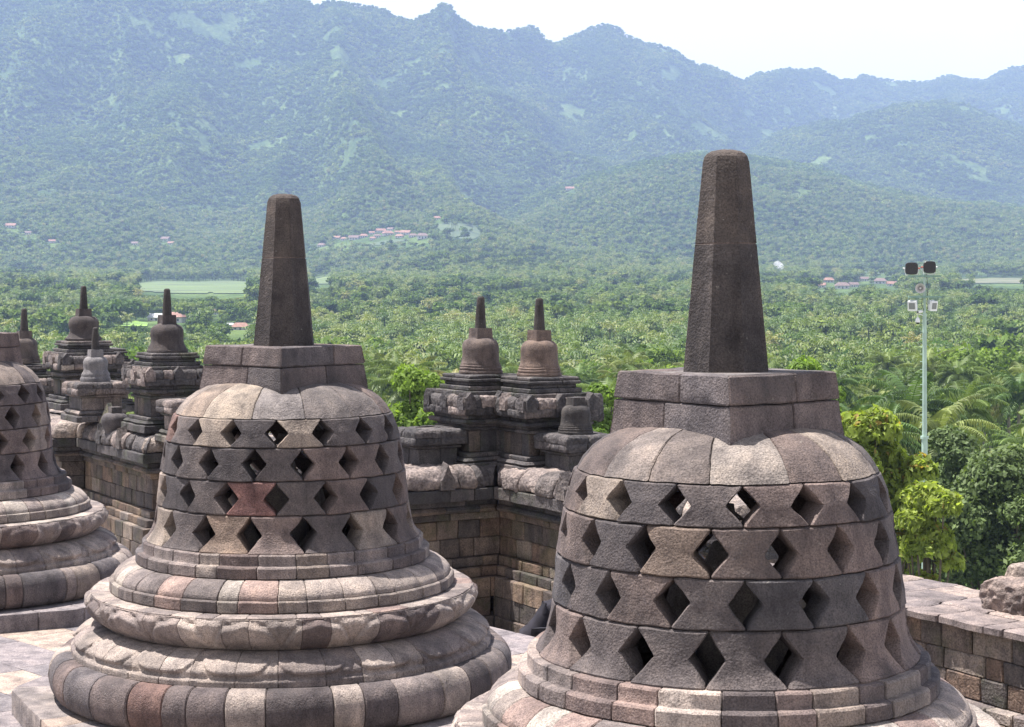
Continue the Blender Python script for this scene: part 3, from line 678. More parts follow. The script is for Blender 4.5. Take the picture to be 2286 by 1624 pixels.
def tower(c, dz, label, seed, k=1.0, full=True):
    rnd = random.Random(seed); root = empty('wall_tower', (c[0], c[1], dz), label, 'wall tower', 'towers along the gallery wall')
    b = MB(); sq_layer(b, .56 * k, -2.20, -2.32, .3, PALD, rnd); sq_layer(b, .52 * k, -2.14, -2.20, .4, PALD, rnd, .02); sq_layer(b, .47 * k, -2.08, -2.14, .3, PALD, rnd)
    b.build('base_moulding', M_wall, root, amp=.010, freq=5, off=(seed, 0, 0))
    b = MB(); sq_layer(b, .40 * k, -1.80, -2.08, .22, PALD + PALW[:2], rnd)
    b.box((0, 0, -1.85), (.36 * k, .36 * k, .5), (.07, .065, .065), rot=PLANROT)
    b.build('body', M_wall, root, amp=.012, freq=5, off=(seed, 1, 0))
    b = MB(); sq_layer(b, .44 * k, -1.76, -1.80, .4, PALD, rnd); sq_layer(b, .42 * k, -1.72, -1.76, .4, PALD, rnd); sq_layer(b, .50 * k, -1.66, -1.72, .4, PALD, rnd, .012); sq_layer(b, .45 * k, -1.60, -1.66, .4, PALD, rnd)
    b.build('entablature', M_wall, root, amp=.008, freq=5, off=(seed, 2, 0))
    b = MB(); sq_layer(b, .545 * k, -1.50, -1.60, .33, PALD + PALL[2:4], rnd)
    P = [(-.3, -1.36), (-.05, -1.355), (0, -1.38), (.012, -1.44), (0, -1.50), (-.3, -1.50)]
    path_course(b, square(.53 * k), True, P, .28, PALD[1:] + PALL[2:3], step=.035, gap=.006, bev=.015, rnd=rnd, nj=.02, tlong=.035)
    b.build('cornice', M_rough, root, amp=.014, freq=6, amp2=.014, freq2=17, off=(seed, 3, 0), sharp=60)
    for s_, (u, v) in enumerate(((0, 1), (-1, 0))):
        for q in (-1, 0, 1):
            b = MB(); h = .53 * k; du = Vector((A_.x, A_.y)) if s_ == 0 else Vector((B_.x, B_.y)); dn = B_ if s_ == 0 else -A_
            cc = dn * (h - .02) + du * (q * h * .86); w = .075
            vs = []
            for dd in (-.10, .05):
                for (x, z) in ((-w, -1.52), (w, -1.52), (w, -1.39), (0, -1.30), (-w, -1.39)):
                    p_ = cc + du * x + dn * dd; vs.append((p_.x, p_.y, z))
            b.add(vs, [(4, 3, 2, 1, 0), (5, 6, 7, 8, 9)] + [(i, (i + 1) % 5, (i + 1) % 5 + 5, i + 5) for i in range(5)], pick(PALD + PALL[2:3], rnd))
            b.build('antefix', M_rough, root, amp=.014, freq=9, off=(seed, q, s_), sharp=30)
    if full:
        b = MB(); sq_layer(b, .44 * k, -1.30, -1.36, .4, PALD, rnd); sq_layer(b, .40 * k, -1.24, -1.30, .4, PALD, rnd); sq_layer(b, .345 * k, -1.19, -1.24, .4, PALD[:2], rnd); sq_layer(b, .39 * k, -1.145, -1.19, .4, PALD, rnd); sq_layer(b, .37 * k, -1.10, -1.145, .4, PALD, rnd)
        b.box((0, 0, -1.22), (.33 * k, .33 * k, .117), (.08, .075, .075), rot=PLANROT)
        b.build('stepped_top', M_wall, root, amp=.006, freq=5, off=(seed, 4, 0))
    return root
def pedestal(c, ztop, label, seed, h=.36, carved=True, pal=PALD):
    rnd = random.Random(seed); root = empty('wall_pedestal', (c[0], c[1], ztop), label, 'pedestal', 'low pedestals along the gallery wall')
    b = MB(); sq_layer(b, h + .02, -.10, -.20, .35, pal, rnd)
    P = [(-.25, 0), (-.04, 0), (0, -.03), (.0, -.10), (-.25, -.10)]
    path_course(b, square(h + .015), True, P, .34, pal, step=.035, gap=.005, bev=.012, rnd=rnd, nj=.012, tlong=.04)
    b.box((0, 0, -.06), (h * .8, h * .8, .055), (.12, .11, .11), rot=PLANROT)
    b.build('cap', M_rough, root, amp=.012, freq=6, amp2=.010, freq2=18, off=(seed, 0, 1), sharp=60)
    b = MB(); sq_layer(b, h - .04, -.20, -.24, .5, pal, rnd); sq_layer(b, h - .08, -.24, -.46, .3, pal, rnd); sq_layer(b, h - .03, -.46, -.54, .4, pal, rnd, .015); sq_layer(b, h + .03, -.54, -.64, .4, pal, rnd)
    b.box((0, 0, -.4), (h * .7, h * .7, .22), (.08, .08, .08), rot=PLANROT)
    b.build('shaft', M_wall, root, amp=.010, freq=5, off=(seed, 1, 1))
    return root
g = 'small solid stupas on the gallery wall'
DKS = (.060, .053, .053); BRS = (.155, .125, .112); GYS = (.125, .122, .128)
ta = (-.41, 22.48); tb_ = (.35, 22.10)
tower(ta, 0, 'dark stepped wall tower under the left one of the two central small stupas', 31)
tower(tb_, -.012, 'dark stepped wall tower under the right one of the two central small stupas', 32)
small_stupa(ta, -1.10, 1.0, 'small brown stupa with chipped shoulder and pinnacle, left one of the central pair', (.112, .092, .085), seed=1)
small_stupa(tb_, -1.112, .99, 'small reddish brown stupa with ringed foot and pinnacle, right one of the central pair', (.130, .100, .086), seed=2)
tc_ = (.79, 21.40)
pedestal(tc_, -1.79, 'low carved pedestal beside the right stupa under the stupa without a pinnacle', 33, h=.36)
small_stupa(tc_, -1.79, .76, 'small dark stupa without its pinnacle, right of the central pair', (.055, .052, .052), seed=3, pin=False)
pedestal((-1.08, 22.05), -1.77, 'empty flat-topped dark pedestal just right of the central latticed stupa', 34, h=.36)
t2 = (-5.41, 27.05)
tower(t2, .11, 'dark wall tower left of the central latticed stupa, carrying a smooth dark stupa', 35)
small_stupa(t2, -.99, 1.0, 'small smooth dark stupa with pinnacle, first to the left of the central latticed stupa', DKS, prof=[(r * (1.0 if q < .12 else 1.0), q) for r, q in [(.315, 0), (.32, .03), (.30, .05), (.29, .08), (.262, .13), (.25, .19), (.258, .27), (.256, .34), (.235, .39), (.195, .425), (.15, .445), (.12, .46)]], seed=4)
t1 = (-7.75, 31.2)
tower(t1, .17, 'dark wall tower near the left edge carrying the squat flared stupa', 36, k=1.06)
small_stupa(t1, -.92, 1.0, 'squat dark stupa with flared foot and pinnacle, second left of the central latticed stupa', DKS, prof=SQUAT, seed=5)
ts = (PX(213, 28.6), 28.6)
pedestal(ts, -1.53, 'pale carved pedestal under the smooth grey narrow-waisted stupa at left', 37, h=.42, pal=PALL[2:3] + PALD[2:] + [((.16, .135, .125), 2)])
small_stupa(ts, -1.53, .90, 'small smooth grey stupa with narrow waist, in front of the squat flared stupa', (.15, .148, .155), prof=WAIST, seed=6)
pedestal((-4.93, 26.05), -1.66, 'low pale pedestal half hidden by the central latticed stupa on its left side', 38, h=.33, pal=PALL[2:3] + PALD[2:])
t0 = (PX(54, 33.5), 33.5)
tower(t0, -.36, 'wall tower at the far left mostly hidden by the cut-off latticed stupa', 39)
small_stupa(t0, -1.44, 1.06, 'small brownish stupa with pinnacle, leftmost and lowest behind the cut-off latticed stupa', (.09, .078, .074), seed=7)
# tower behind tower one
tower((PX(228, 33.8), 33.8), -.06, 'pinkish wall tower top peeking out behind the squat flared stupa', 40)
# B tower's far neighbour
carved_block((PX(1312, 22.9), 22.9, -1.75), (.34, .34, .36), PLANROT, 'carved_block', 'dark antefix block behind the small stupa without a pinnacle', 11, PALD)
# headless jar shaped stupa and leaning triangular stone
jr = empty('small_stupa', (PX(257, 27.6), 27.6, -2.32), 'broken dark bell-shaped stupa stump without top, left of the dark tower', 'stupa')
mb = MB(); mb.lathe([(.14, 0), (.155, .05), (.19, .12), (.215, .2), (.21, .27), (.17, .32), (.10, .345)], n=32, col=(.085, .08, .085)); mb.build('bell', M_near, jr, amp=.014, freq=6, amp2=.003, freq2=30, sharp=60)
mb = MB(); mb.box((0, 0, .39), (.085, .085, .045), (.09, .085, .085), rot=PLANROT); mb.build('harmika', M_near, jr, amp=.006, freq=9)
mb = MB(); w = .19
vs = [(-w, -.05, 0), (w, -.05, 0), (.03, -.05, .44), (-w, .06, 0), (w, .06, 0), (.03, .06, .44)]
mb.add(vs, [(0, 1, 2), (5, 4, 3), (0, 3, 4, 1), (1, 4, 5, 2), (2, 5, 3, 0)], (.27, .27, .20))
o = mb.build('antefix_stone', M_rough, None, amp=.012, freq=9, sharp=30); o.location = (PX(240, 27.9), 27.9, -2.28); o.rotation_euler = (0, 0, PLANROT - 1.0)
tag(o, 'upright triangular lichen-covered stone between the grey stupa and the dark tower', 'stone block')

# ================================================================== PERSON bending behind the right-hand stupa
def skin_obj(name, pts, edges, rad, mat, parent, sub=2):
    me = bpy.data.meshes.new(name); me.from_pydata(pts, edges, []); o = bpy.data.objects.new(name, me); COL.objects.link(o)
    o.modifiers.new('skin', 'SKIN'); ly = me.skin_vertices[0].data if me.skin_vertices else None
    if ly is None: me.skin_vertices.new(); ly = me.skin_vertices[0].data
    for i, r_ in enumerate(rad): ly[i].radius = (r_, r_) if not isinstance(r_, tuple) else r_; ly[i].use_root = (i == 0)
    s = o.modifiers.new('sub', 'SUBSURF'); s.levels = sub; s.render_levels = sub
    dg = bpy.context.evaluated_depsgraph_get(); dg.update(); ev = o.evaluated_get(dg); nm = bpy.data.meshes.new_from_object(ev)
    nm.name = name; nm.materials.clear(); nm.materials.append(mat); nm.shade_smooth()
    o.modifiers.clear(); o.data = nm; o.parent = parent
    return o
M_cloth = plain('dark_cloth', (.026, .024, .031), .9, var=.25, scale=12, spec=.15)
M_trou = plain('dark_trousers', (.03, .03, .038), .9, var=.2, spec=.15)
M_skin = plain('skin', (.30, .17, .11), .55, var=.08)
M_hair = plain('hair', (.012, .010, .009), .5)
Yp = 17.6; fl = -4.30
per = empty('person', (PX(1210, Yp), Yp, fl), 'person in dark grey clothes bending forward between the two big stupas', 'person')
per.scale = (.94, .94, .94)
# +x is towards the head; pose: standing, bent at the hips, back rising to the right
body_p = [(0, 0, .90), (.13, 0, 1.02), (.27, -.01, 1.10), (.42, -.01, 1.15), (.51, -.02, 1.16), (.60, -.02, 1.19),
          (.02, -.10, .84), (.07, -.12, .47), (.0, -.12, .08), (.13, -.13, .035),
          (.02, .10, .84), (.02, .12, .47), (-.06, .12, .08), (.07, .13, .035),
          (.44, -.19, 1.10), (.47, -.24, .83), (.56, -.20, .60), (.44, .19, 1.10), (.50, .22, .84), (.60, .16, .62)]
body_e = [(0, 1), (1, 2), (2, 3), (3, 4), (4, 5), (0, 6), (6, 7), (7, 8), (8, 9), (0, 10), (10, 11), (11, 12), (12, 13), (3, 14), (14, 15), (15, 16), (3, 17), (17, 18), (18, 19)]
body_r = [.155, .145, .15, .14, .06, .055, .095, .065, .045, .04, .095, .065, .045, .04, .075, .05, .033, .075, .05, .033]
skin_obj('body', body_p, body_e, body_r, M_skin, per)
jk = [(0.02, 0, .92), (.13, 0, 1.03), (.27, -.01, 1.11), (.42, -.01, 1.16), (.48, -.01, 1.165), (.44, -.20, 1.11), (.47, -.25, .83), (.55, -.21, .64), (.44, .20, 1.11), (.50, .23, .84), (.59, .17, .66), (-.05, 0, .80)]
skin_obj('jacket', jk, [(0, 1), (1, 2), (2, 3), (3, 4), (3, 5), (5, 6), (6, 7), (3, 8), (8, 9), (9, 10), (0, 11)], [.185, .175, .18, .165, .09, .10, .072, .055, .10, .072, .055, .155], M_cloth, per)
_j = [o for o in per.children if o.name.startswith('jacket')][0]; _V = np.array([v.co[:] for v in _j.data.vertices])
for k_ in range(3): _V[:, k_] += .030 * vnoise(_V * np.array([5, 9, 5]) + 9.1 * k_) + .012 * vnoise(_V * 22 + 3.1 * k_)
_j.data.vertices.foreach_set('co', _V.ravel()); _j.data.update()
skin_obj('trousers', [(0, 0, .88), (.02, -.10, .82), (.07, -.12, .47), (0, -.12, .10), (.02, .10, .82), (.02, .12, .47), (-.06, .12, .10)], [(0, 1), (1, 2), (2, 3), (0, 4), (4, 5), (5, 6)], [.165, .115, .085, .065, .115, .085, .065], M_trou, per)
mb = MB()
hc = Vector((.70, -.02, 1.22)); vs = []; n = 18; fs = []
for i in range(n + 1):
    th = math.pi * i / n
    for j in range(n):
        ph = 2 * math.pi * j / n; x, y, z = math.sin(th) * math.cos(ph), math.sin(th) * math.sin(ph), math.cos(th)
        # face points forward-down (+x, -z); long axis along the spine
        fx = .085 * x; fy = .075 * y; fz = .115 * z
        if x > .6: fx += .022 * max(0, 1 - abs(y) * 5) * max(0, 1 - abs(z + .05) * 3.2)
        if z < -.3: fy *= 1 + .25 * z; 
        if x > .5 and abs(abs(y) - .38) < .18 and abs(z - .08) < .15: fx -= .010
        rot = Matrix.Rotation(R(55), 3, 'Y'); q = rot @ Vector((fx, fy, fz)); vs.append(hc + q)
for i in range(n):
    for j in range(n): fs.append((i * n + j, i * n + (j + 1) % n, (i + 1) * n + (j + 1) % n, (i + 1) * n + j))
mb.add(vs, fs); mb.build('head', M_skin, per, sharp=180)
mb = MB(); vs2 = []
for v_ in vs:
    d = (Vector(v_) - hc); vs2.append(hc + d * 1.12 + Vector((-.018, 0, .012)))
keep = [f for f in fs if sum((Matrix.Rotation(R(-55), 3, 'Y') @ (Vector(vs[i]) - hc)).x for i in f) / 4 < .03]
mb.add(vs2, keep); mb.build('hair', M_hair, per, sharp=180)
for sy, wp in ((-1, Vector((.56, -.20, .60))), (1, Vector((.60, .16, .62)))):
    P = [tuple(wp), tuple(wp + Vector((.03, 0, -.06)))]; E = [(0, 1)]; Rr = [.030, .034]
    for k in range(4):
        b0 = wp + Vector((.03 + .014, (k - 1.5) * .018, -.10)); ln = (.035, .042, .040, .032)[k]
        i0 = len(P); P += [tuple(b0), tuple(b0 + Vector((.006, 0, -ln))), tuple(b0 + Vector((-.006, 0, -ln * 1.8)))]; E += [(1, i0), (i0, i0 + 1), (i0 + 1, i0 + 2)]; Rr += [.0095, .0088, .0078]
    i0 = len(P); b0 = wp + Vector((.03, -sy * .032, -.075)); P += [tuple(b0), tuple(b0 + Vector((.015, -sy * .022, -.035)))]; E += [(1, i0), (i0, i0 + 1)]; Rr += [.011, .009]
    skin_obj('hand', P, E, Rr, M_skin, per, 1)
# ================================================================== TERRAIN
SKY = [(-1200, -330), (-600, -190), (-100, -120), (300, -75), (560, -48), (640, -22), (680, 2), (700, 15), (715, 19), (728, 12), (745, 8), (770, 13), (830, 22), (862, 32), (885, 43), (915, 51), (925, 51), (935, 42), (955, 36), (975, 18), (985, 13), (1000, 11), (1008, 16), (1014, 34), (1022, 42), (1035, 47), (1055, 58), (1085, 66), (1120, 72), (1145, 69), (1165, 64), (1188, 63), (1200, 72), (1212, 86), (1232, 101), (1250, 98), (1275, 84), (1300, 74), (1325, 62), (1340, 55), (1355, 58), (1375, 66), (1400, 84), (1430, 95), (1455, 101), (1490, 108), (1515, 120), (1540, 138), (1580, 150), (1620, 165), (1650, 182), (1662, 184), (1690, 170), (1730, 163), (1765, 158), (1800, 160), (1830, 154), (1850, 162), (1880, 178), (1905, 176), (1925, 168), (1960, 176), (1990, 182), (2050, 187), (2085, 184), (2110, 175), (2130, 172), (2170, 180), (2200, 180), (2225, 164), (2255, 150), (2286, 147), (2400, 130), (2700, 120), (3400, 90)]
NH = [(900, 600), (1080, 520), (1190, 462), (1318, 400), (1403, 383), (1500, 362), (1573, 355), (1680, 360), (1833, 386), (1918, 418), (2058, 443), (2193, 453), (2286, 464), (2500, 480), (3400, 500)]
MR = [(1000, 640), (1500, 420), (1750, 300), (1900, 262), (1960, 250), (2040, 232), (2110, 226), (2170, 238), (2230, 262), (2286, 290), (2450, 340), (3400, 420)]
def itp(x, T): return np.interp(x, [t[0] for t in T], [t[1] for t in T])
def dsky(x): return 4300 + 700 * smooth(x, 950, 1300) + 900 * smooth(x, 1500, 1900)
def terrain_z(px, d):
    px = np.asarray(px, float); d = np.asarray(d, float)
    X = (px - CX) * d / F
    base = np.interp(d, [0, 30, 55, 150, 300, 450, 650, 850, 1050, 1300, 1600, 2100], [-24, -24, -24, -24.5, -28, -28, -25, -20, -13.5, -6, 1, 12])
    ds = dsky(px); ys = itp(px, SKY)
    st = 2000 - 560 * smooth(px, 620, 1150) + 160 * fbm(np.stack([px / 420., d * 0, d * 0 + 3], 1), 2); t = np.clip((d - st) / (ds - st), 0, None)
    # left flank is steep and close; the right side stays low until behind the near hill
    wr = smooth(px, 1000, 1500)
    fl = np.interp(t, [0, .1, .25, .45, .65, .83, .93, 1, 1.15, 1.6], [0, .075, .20, .40, .60, .81, .92, 1, .93, .5])
    frr = np.interp(t, [0, .15, .3, .45, .6, .8, .93, 1, 1.15, 1.6], [0, .085, .17, .29, .47, .73, .90, 1, .93, .5])
    f = fl * (1 - wr) + frr * wr
    zst = np.interp(st, [1300, 1600, 2100, 2400], [-6, 1, 12, 18]); y0 = HY - zst * F / st
    y = y0 - (y0 - ys) * f
    zm = np.where(d > st, (HY - y) * d / F, base)
    # crest is set by the skyline at ds: past it fall with distance
    zsk = (HY - ys) * ds / F
    zm = np.where(d > ds, zsk * (1 - np.clip((d - ds) / 2500, 0, .8)), zm)
    amp = smooth(d, 2050, 2700) * (1 - .93 * np.exp(-((d - ds) / 170.) ** 2)) 
    Q = np.stack([X / 430. + .35 * d / 900, d / 1500., np.zeros_like(d)], 1)
    rid = 1 - np.abs(fbm(Q, 2)) * 2.1
    Q2 = np.stack([X / 160. + d / 1400, d / 420., np.full_like(d, 4.)], 1)
    rid2 = 1 - np.abs(fbm(Q2, 2)) * 2
    Q3 = np.stack([X / 60., d / 90., np.full_like(d, 9.)], 1)
    zm = zm + amp * (95 * (rid - .55) * np.clip(t * 2, .25, 1) + 52 * (rid2 - .5) * np.clip(t * 2, .3, 1) + 9 * fbm(Q3, 3))
    zm = zm + np.exp(-((d - ds) / 200.) ** 2) * smooth(px, 400, 700) * 5 * fbm(np.stack([X / 25., d / 200., d * 0 + 2], 1), 2)
    # near hill
    dn = 3250; zc = (HY - itp(px, NH)) * dn / F
    u = (d - dn); b = np.where(u < 0, smooth(u, -1500, 60), 1 - .85 * smooth(u, 0, 900))
    zh = zc * b + 10 * smooth(d, 2100, 2500) * (fbm(np.stack([X / 170., d / 260., d * 0 + 5], 1), 3) * 2) + (1 - b) * (-12)
    zh = np.where(d < 1600, -999., zh)
    dm = 4300; zc2 = (HY - itp(px, MR)) * dm / F
    u = d - dm; b2 = np.where(u < 0, smooth(u, -1300, 80), 1 - .8 * smooth(u, 0, 900))
    zr = zc2 * b2 + 55 * (rid - .6) * b2 * smooth(np.abs(u), 0, 500) + 12 * fbm(Q3, 2) - (1 - b2) * 40
    zr = np.where(d < 2800, -999., zr)
    k = 14.
    zz = np.maximum(np.maximum(zm, zh), zr)
    und = (1 - smooth(d, 1900, 2600)) * smooth(d, 200, 600) * 2.2 * fbm(np.stack([X / 120., d / 120., d * 0], 1), 2)
    return zz + und
NX, ND = 560, 330
pxs = np.linspace(-1000, 3300, NX)
ds_ = np.concatenate([np.linspace(30, 900, 50), np.linspace(920, 2000, 60), np.linspace(2020, 6900, 215), np.linspace(7000, 9000, 20)])
ND = len(ds_)
PXg, Dg = np.meshgrid(pxs, ds_)
Zg = terrain_z(PXg.ravel(), Dg.ravel())
Vt = np.stack([((PXg - CX) * Dg / F).ravel(), Dg.ravel(), Zg], 1)
idx = np.arange(ND * NX).reshape(ND, NX)
Ft = np.stack([idx[:-1, :-1].ravel(), idx[:-1, 1:].ravel(), idx[1:, 1:].ravel(), idx[1:, :-1].ravel()], 1)
me = bpy.data.meshes.new('terrain'); me.from_pydata(Vt.tolist(), [], Ft.tolist()); me.shade_smooth()
mt, nt, b = newmat('hillside_ground'); tc = nt.nodes.new('ShaderNodeNewGeometry').outputs['Position']
c = ramp(nt, noise(nt, tc, .012, 6, .6, .5), [(.32, (.035, .065, .02)), (.48, (.060, .100, .03)), (.60, (.09, .135, .04)), (.72, (.12, .16, .055)), (.84, (.16, .16, .09))])
c = mixc(nt, c, ramp(nt, noise(nt, tc, .12, 5, .65), [(.3, (.5, .5, .5)), (.7, (1.5, 1.5, 1.4))]), .9, 'MULTIPLY')
nt.links.new(c, b.inputs['Base Color']); b.inputs['Roughness'].default_value = .95; b.inputs['Specular IOR Level'].default_value = .1
bu = nt.nodes.new('ShaderNodeBump'); bu.inputs['Distance'].default_value = 5; bu.inputs['Strength'].default_value = .8
nt.links.new(noise(nt, tc, .09, 5, .7), bu.inputs['Height']); nt.links.new(bu.outputs[0], b.inputs['Normal'])
me.materials.append(mt); ter = bpy.data.objects.new('terrain', me); COL.objects.link(ter); tag(ter, kind='structure')

_dl = np.concatenate([np.arange(60, 2000, 12.), np.arange(2000, 6500, 18.)])
def ground_hit(px, py):
    z = terrain_z(np.full_like(_dl, px), _dl); y = HY - F * z / _dl
    k = np.where(y <= py)[0]; k = k[0] if len(k) else len(_dl) - 1
    return _dl[k], z[k]
def in_poly(px, py, poly):
    px = np.asarray(px); py = np.asarray(py); r = np.zeros(px.shape, bool); n = len(poly)
    for i in range(n):
        x0, y0 = poly[i]; x1, y1 = poly[(i + 1) % n]
        c_ = ((y0 > py) != (y1 > py)) & (px < (x1 - x0) * (py - y0) / (y1 - y0 + 1e-9) + x0); r ^= c_
    return r

# ------------------------------------------------------------------ rice fields (terraced, no trees)
FIELDS = [([(290, 636), (345, 629), (430, 631), (500, 628), (565, 631), (562, 643), (575, 652), (500, 655), (470, 650), (400, 657), (360, 649), (320, 648)], 0),
          ([(690, 622), (745, 620), (742, 632), (690, 636)], 0),
          ([(745, 541), (800, 537), (945, 537), (1000, 540), (930, 545), (760, 546)], 1),
          ([(975, 503), (1015, 499), (1060, 506), (1078, 522), (1050, 535), (1000, 525), (980, 514)], 1),
          ([(0, 612), (60, 611), (180, 616), (150, 620), (0, 618)], 0),
          ([(268, 724), (300, 719), (330, 722), (326, 733), (270, 734)], 2),
          ([(2120, 624), (2286, 622), (2330, 630), (2286, 634), (2140, 633)], 3),
          ([(1920, 603), (1990, 600), (2050, 606), (2030, 614), (1930, 612)], 1),
          ([(2110, 604), (2200, 604), (2210, 609), (2110, 609)], 1)]
FM = []
for nm, c0, c1, c2 in (('rice_green', (.075, .125, .03), (.125, .175, .04), (.05, .085, .025)), ('rice_pale', (.045, .08, .03), (.065, .10, .035), (.03, .06, .022)), ('rice_bright', (.17, .33, .02), (.22, .38, .04), (.13, .25, .02)), ('rice_dry', (.14, .13, .065), (.18, .16, .08), (.08, .11, .04))):
    m, nt, b = newmat(nm); tc = nt.nodes.new('ShaderNodeNewGeometry').outputs['Position']
    mp = nt.nodes.new('ShaderNodeMapping'); mp.inputs['Scale'].default_value = (.006, .05, .0); nt.links.new(tc, mp.inputs[0])
    v = nt.nodes.new('ShaderNodeTexVoronoi'); v.inputs['Scale'].default_value = 1.0; nt.links.new(mp.outputs[0], v.inputs['Vector'])
    sp = nt.nodes.new('ShaderNodeSeparateColor'); nt.links.new(v.outputs['Color'], sp.inputs[0])
    c = ramp(nt, sp.outputs[0], [(.0, c2), (.3, c0), (1, c1)])
    v2 = nt.nodes.new('ShaderNodeTexVoronoi'); v2.feature = 'DISTANCE_TO_EDGE'; v2.inputs['Scale'].default_value = 1.0; nt.links.new(mp.outputs[0], v2.inputs['Vector'])
    c = mixc(nt, (.06, .085, .03), c, ramp(nt, v2.outputs['Distance'], [(.03, (0, 0, 0)), (.08, (1, 1, 1))]))
    nt.links.new(c, b.inputs['Base Color']); b.inputs['Roughness'].default_value = .8; FM.append(m)
for poly, mi in FIELDS:
    x0 = min(p[0] for p in poly); x1 = max(p[0] for p in poly); y0 = min(p[1] for p in poly); y1 = max(p[1] for p in poly)
    bm = bmesh.new(); dn, _ = ground_hit((x0 + x1) / 2, y1); df, _ = ground_hit((x0 + x1) / 2, y0)
    if df - dn < 25: df = dn + 25
    nx, nd = 50, 30; gx, gd = np.meshgrid(np.linspace(x0, x1, nx), np.linspace(dn, df, nd))
    gz = terrain_z(gx.ravel(), gd.ravel()) + .7; gy = HY - F * gz / gd.ravel()
    vv = np.stack([((gx - CX) * gd / F).ravel(), gd.ravel(), gz], 1)
    ins = in_poly(gx.ravel(), gy, [(a, c_ + (2 if c_ > (y0 + y1) / 2 else -2)) for a, c_ in poly])
    fs = []
    for i in range(nd - 1):
        for j in range(nx - 1):
            q = (i * nx + j, i * nx + j + 1, (i + 1) * nx + j + 1, (i + 1) * nx + j)
            if sum(ins[k] for k in q) >= 2: fs.append(q)
    if not fs: continue
    me = bpy.data.meshes.new('rice_field'); me.from_pydata(vv.tolist(), [], fs)
    bm.from_mesh(me); bmesh.ops.delete(bm, geom=[v for v in bm.verts if not v.link_faces], context='VERTS'); bm.to_mesh(me); bm.free()
    me.materials.append(FM[mi]); o = bpy.data.objects.new('rice_field', me); COL.objects.link(o); tag(o, kind='structure')

# ------------------------------------------------------------------ houses
M_tile = plain('roof_tile', (.27, .155, .12), .8, var=.3, scale=.6, spec=.2)
M_tile2 = plain('roof_tile_worn', (.18, .13, .115), .85, var=.3, scale=.6, spec=.2)
M_tin = plain('tin_roof', (.55, .55, .55), .45, var=.15, scale=.5)
M_plaster = plain('plaster', (.62, .60, .56), .85, var=.1, scale=.7, spec=.2)
M_dark = plain('opening_dark', (.03, .03, .03), .5)
def house(px, py, wpx, label, roof, grp=None, rot=0., hip=False, hk=1.0, d=None, z=None):
    if d is None: d, z = ground_hit(px, py)
    W = wpx * d / F; D = W * .55; H = max(2.6, W * .22) * hk; RH = W * .22
    root = empty('village_house', (PX(px, d), d, z - .3), label, 'house', grp, rz=rot)
    mb = MB(); mb.box((0, 0, H / 2), (W * .44, D * .42, H / 2 + .05)); mb.build('wall', M_plaster, root, smoothed=False)
    mb = MB(); o = W * .5; e = D * .55; r_ = W * (.28 if hip else .5)
    vs = [(-o, -e, H - .05), (o, -e, H - .05), (o, e, H - .05), (-o, e, H - .05), (-r_, 0, H + RH), (r_, 0, H + RH), (-o, -e, H - .22), (o, -e, H - .22), (o, e, H - .22), (-o, e, H - .22)]
    mb.add(vs, [(0, 1, 5, 4), (2, 3, 4, 5), (1, 2, 5), (3, 0, 4), (9, 8, 7, 6), (0, 6, 7, 1), (1, 7, 8, 2), (2, 8, 9, 3), (3, 9, 6, 0)])
    mb.build('roof', roof, root, smoothed=False)
    if wpx >= 12:
        for q in (-.25, .25):
            mb = MB(); mb.box((q * W, -D * .42 - .02, H * .52), (W * .05, .03, H * .2)); mb.build('window', M_dark, root, smoothed=False)
        mb = MB(); mb.box((0, -D * .42 - .02, H * .38), (W * .04, .03, H * .36)); mb.build('door', M_dark, root, smoothed=False)
    return root
H_ = []
gv = 'red-roofed houses of the village at the foot of the mountain'
lv = 'small red-roofed house in the village at the foot of the mountain'
for i, (px, py, w) in enumerate([(718, 553, 20), (752, 536, 18), (768, 538, 16), (790, 536, 24), (812, 532, 20), (830, 524, 14), (842, 531, 18), (850, 520, 22), (866, 528, 26), (872, 517, 16), (892, 534, 20), (905, 526, 24), (922, 534, 20), (888, 524, 14), (832, 537, 16)]):
    H_.append((px, py, w, lv, M_tile if i % 3 else M_tile2, gv, (i * 37 % 9 - 4) * .12, i % 2 == 0, 1))
H_.append((943, 536, 27, 'white-walled house with red roof, right end of the village at the mountain foot', M_tile2, gv, .1, True, 1.3))
gs = 'lone houses scattered on the forested slope'; lsl = 'tiny red-roofed house among trees on the lower mountain slope at left'
for i, (px, py, w) in enumerate([(370, 541, 22), (382, 547, 16), (302, 551, 18), (24, 514, 24), (62, 525, 16), (116, 545, 16)]):
    H_.append((px, py, w, lsl, M_tile if i % 2 else M_tile2, gs, (i * 29 % 7 - 3) * .15, False, 1))
H_.append((1272, 427, 20, 'lone red-roofed house high on the green slope above the central small stupas', M_tile, None, .1, False, 1))
H_.append((977, 493, 18, 'lone orange-roofed house above the pale field on the centre slope', M_tile, None, 0, False, 1))
gr_ = 'village houses on the right beyond the palms'; lr = 'low house with worn red roof in the village right of the largest stupa'
for i, (px, py, w) in enumerate([(1832, 643, 24), (1880, 645, 34), (1905, 642, 24), (1850, 632, 26), (1930, 628, 22), (1965, 634, 30), (1992, 640, 26)]):
    H_.append((px, py, w, lr, M_tile2 if i % 3 else M_tile, gr_, (i * 31 % 7 - 3) * .12, i % 2 == 1, 1))
H_.append((392, 722, 50, 'large red-roofed white house with open side beside the second small stupa at left', M_tile, None, -.35, True, 1.25))
H_.append((348, 716, 40, 'long low shed with pale tin roof left of the large red-roofed house', M_tin, None, .25, False, .8))
H_.append((537, 737, 42, 'low orange-tiled roof among palms left of the central stupa pinnacle', M_tile, None, .05, True, .7))
H_.append((512, 735, 18, 'small shack with pale roof beside the orange-tiled roof at left', M_tin, None, .3, False, .8))
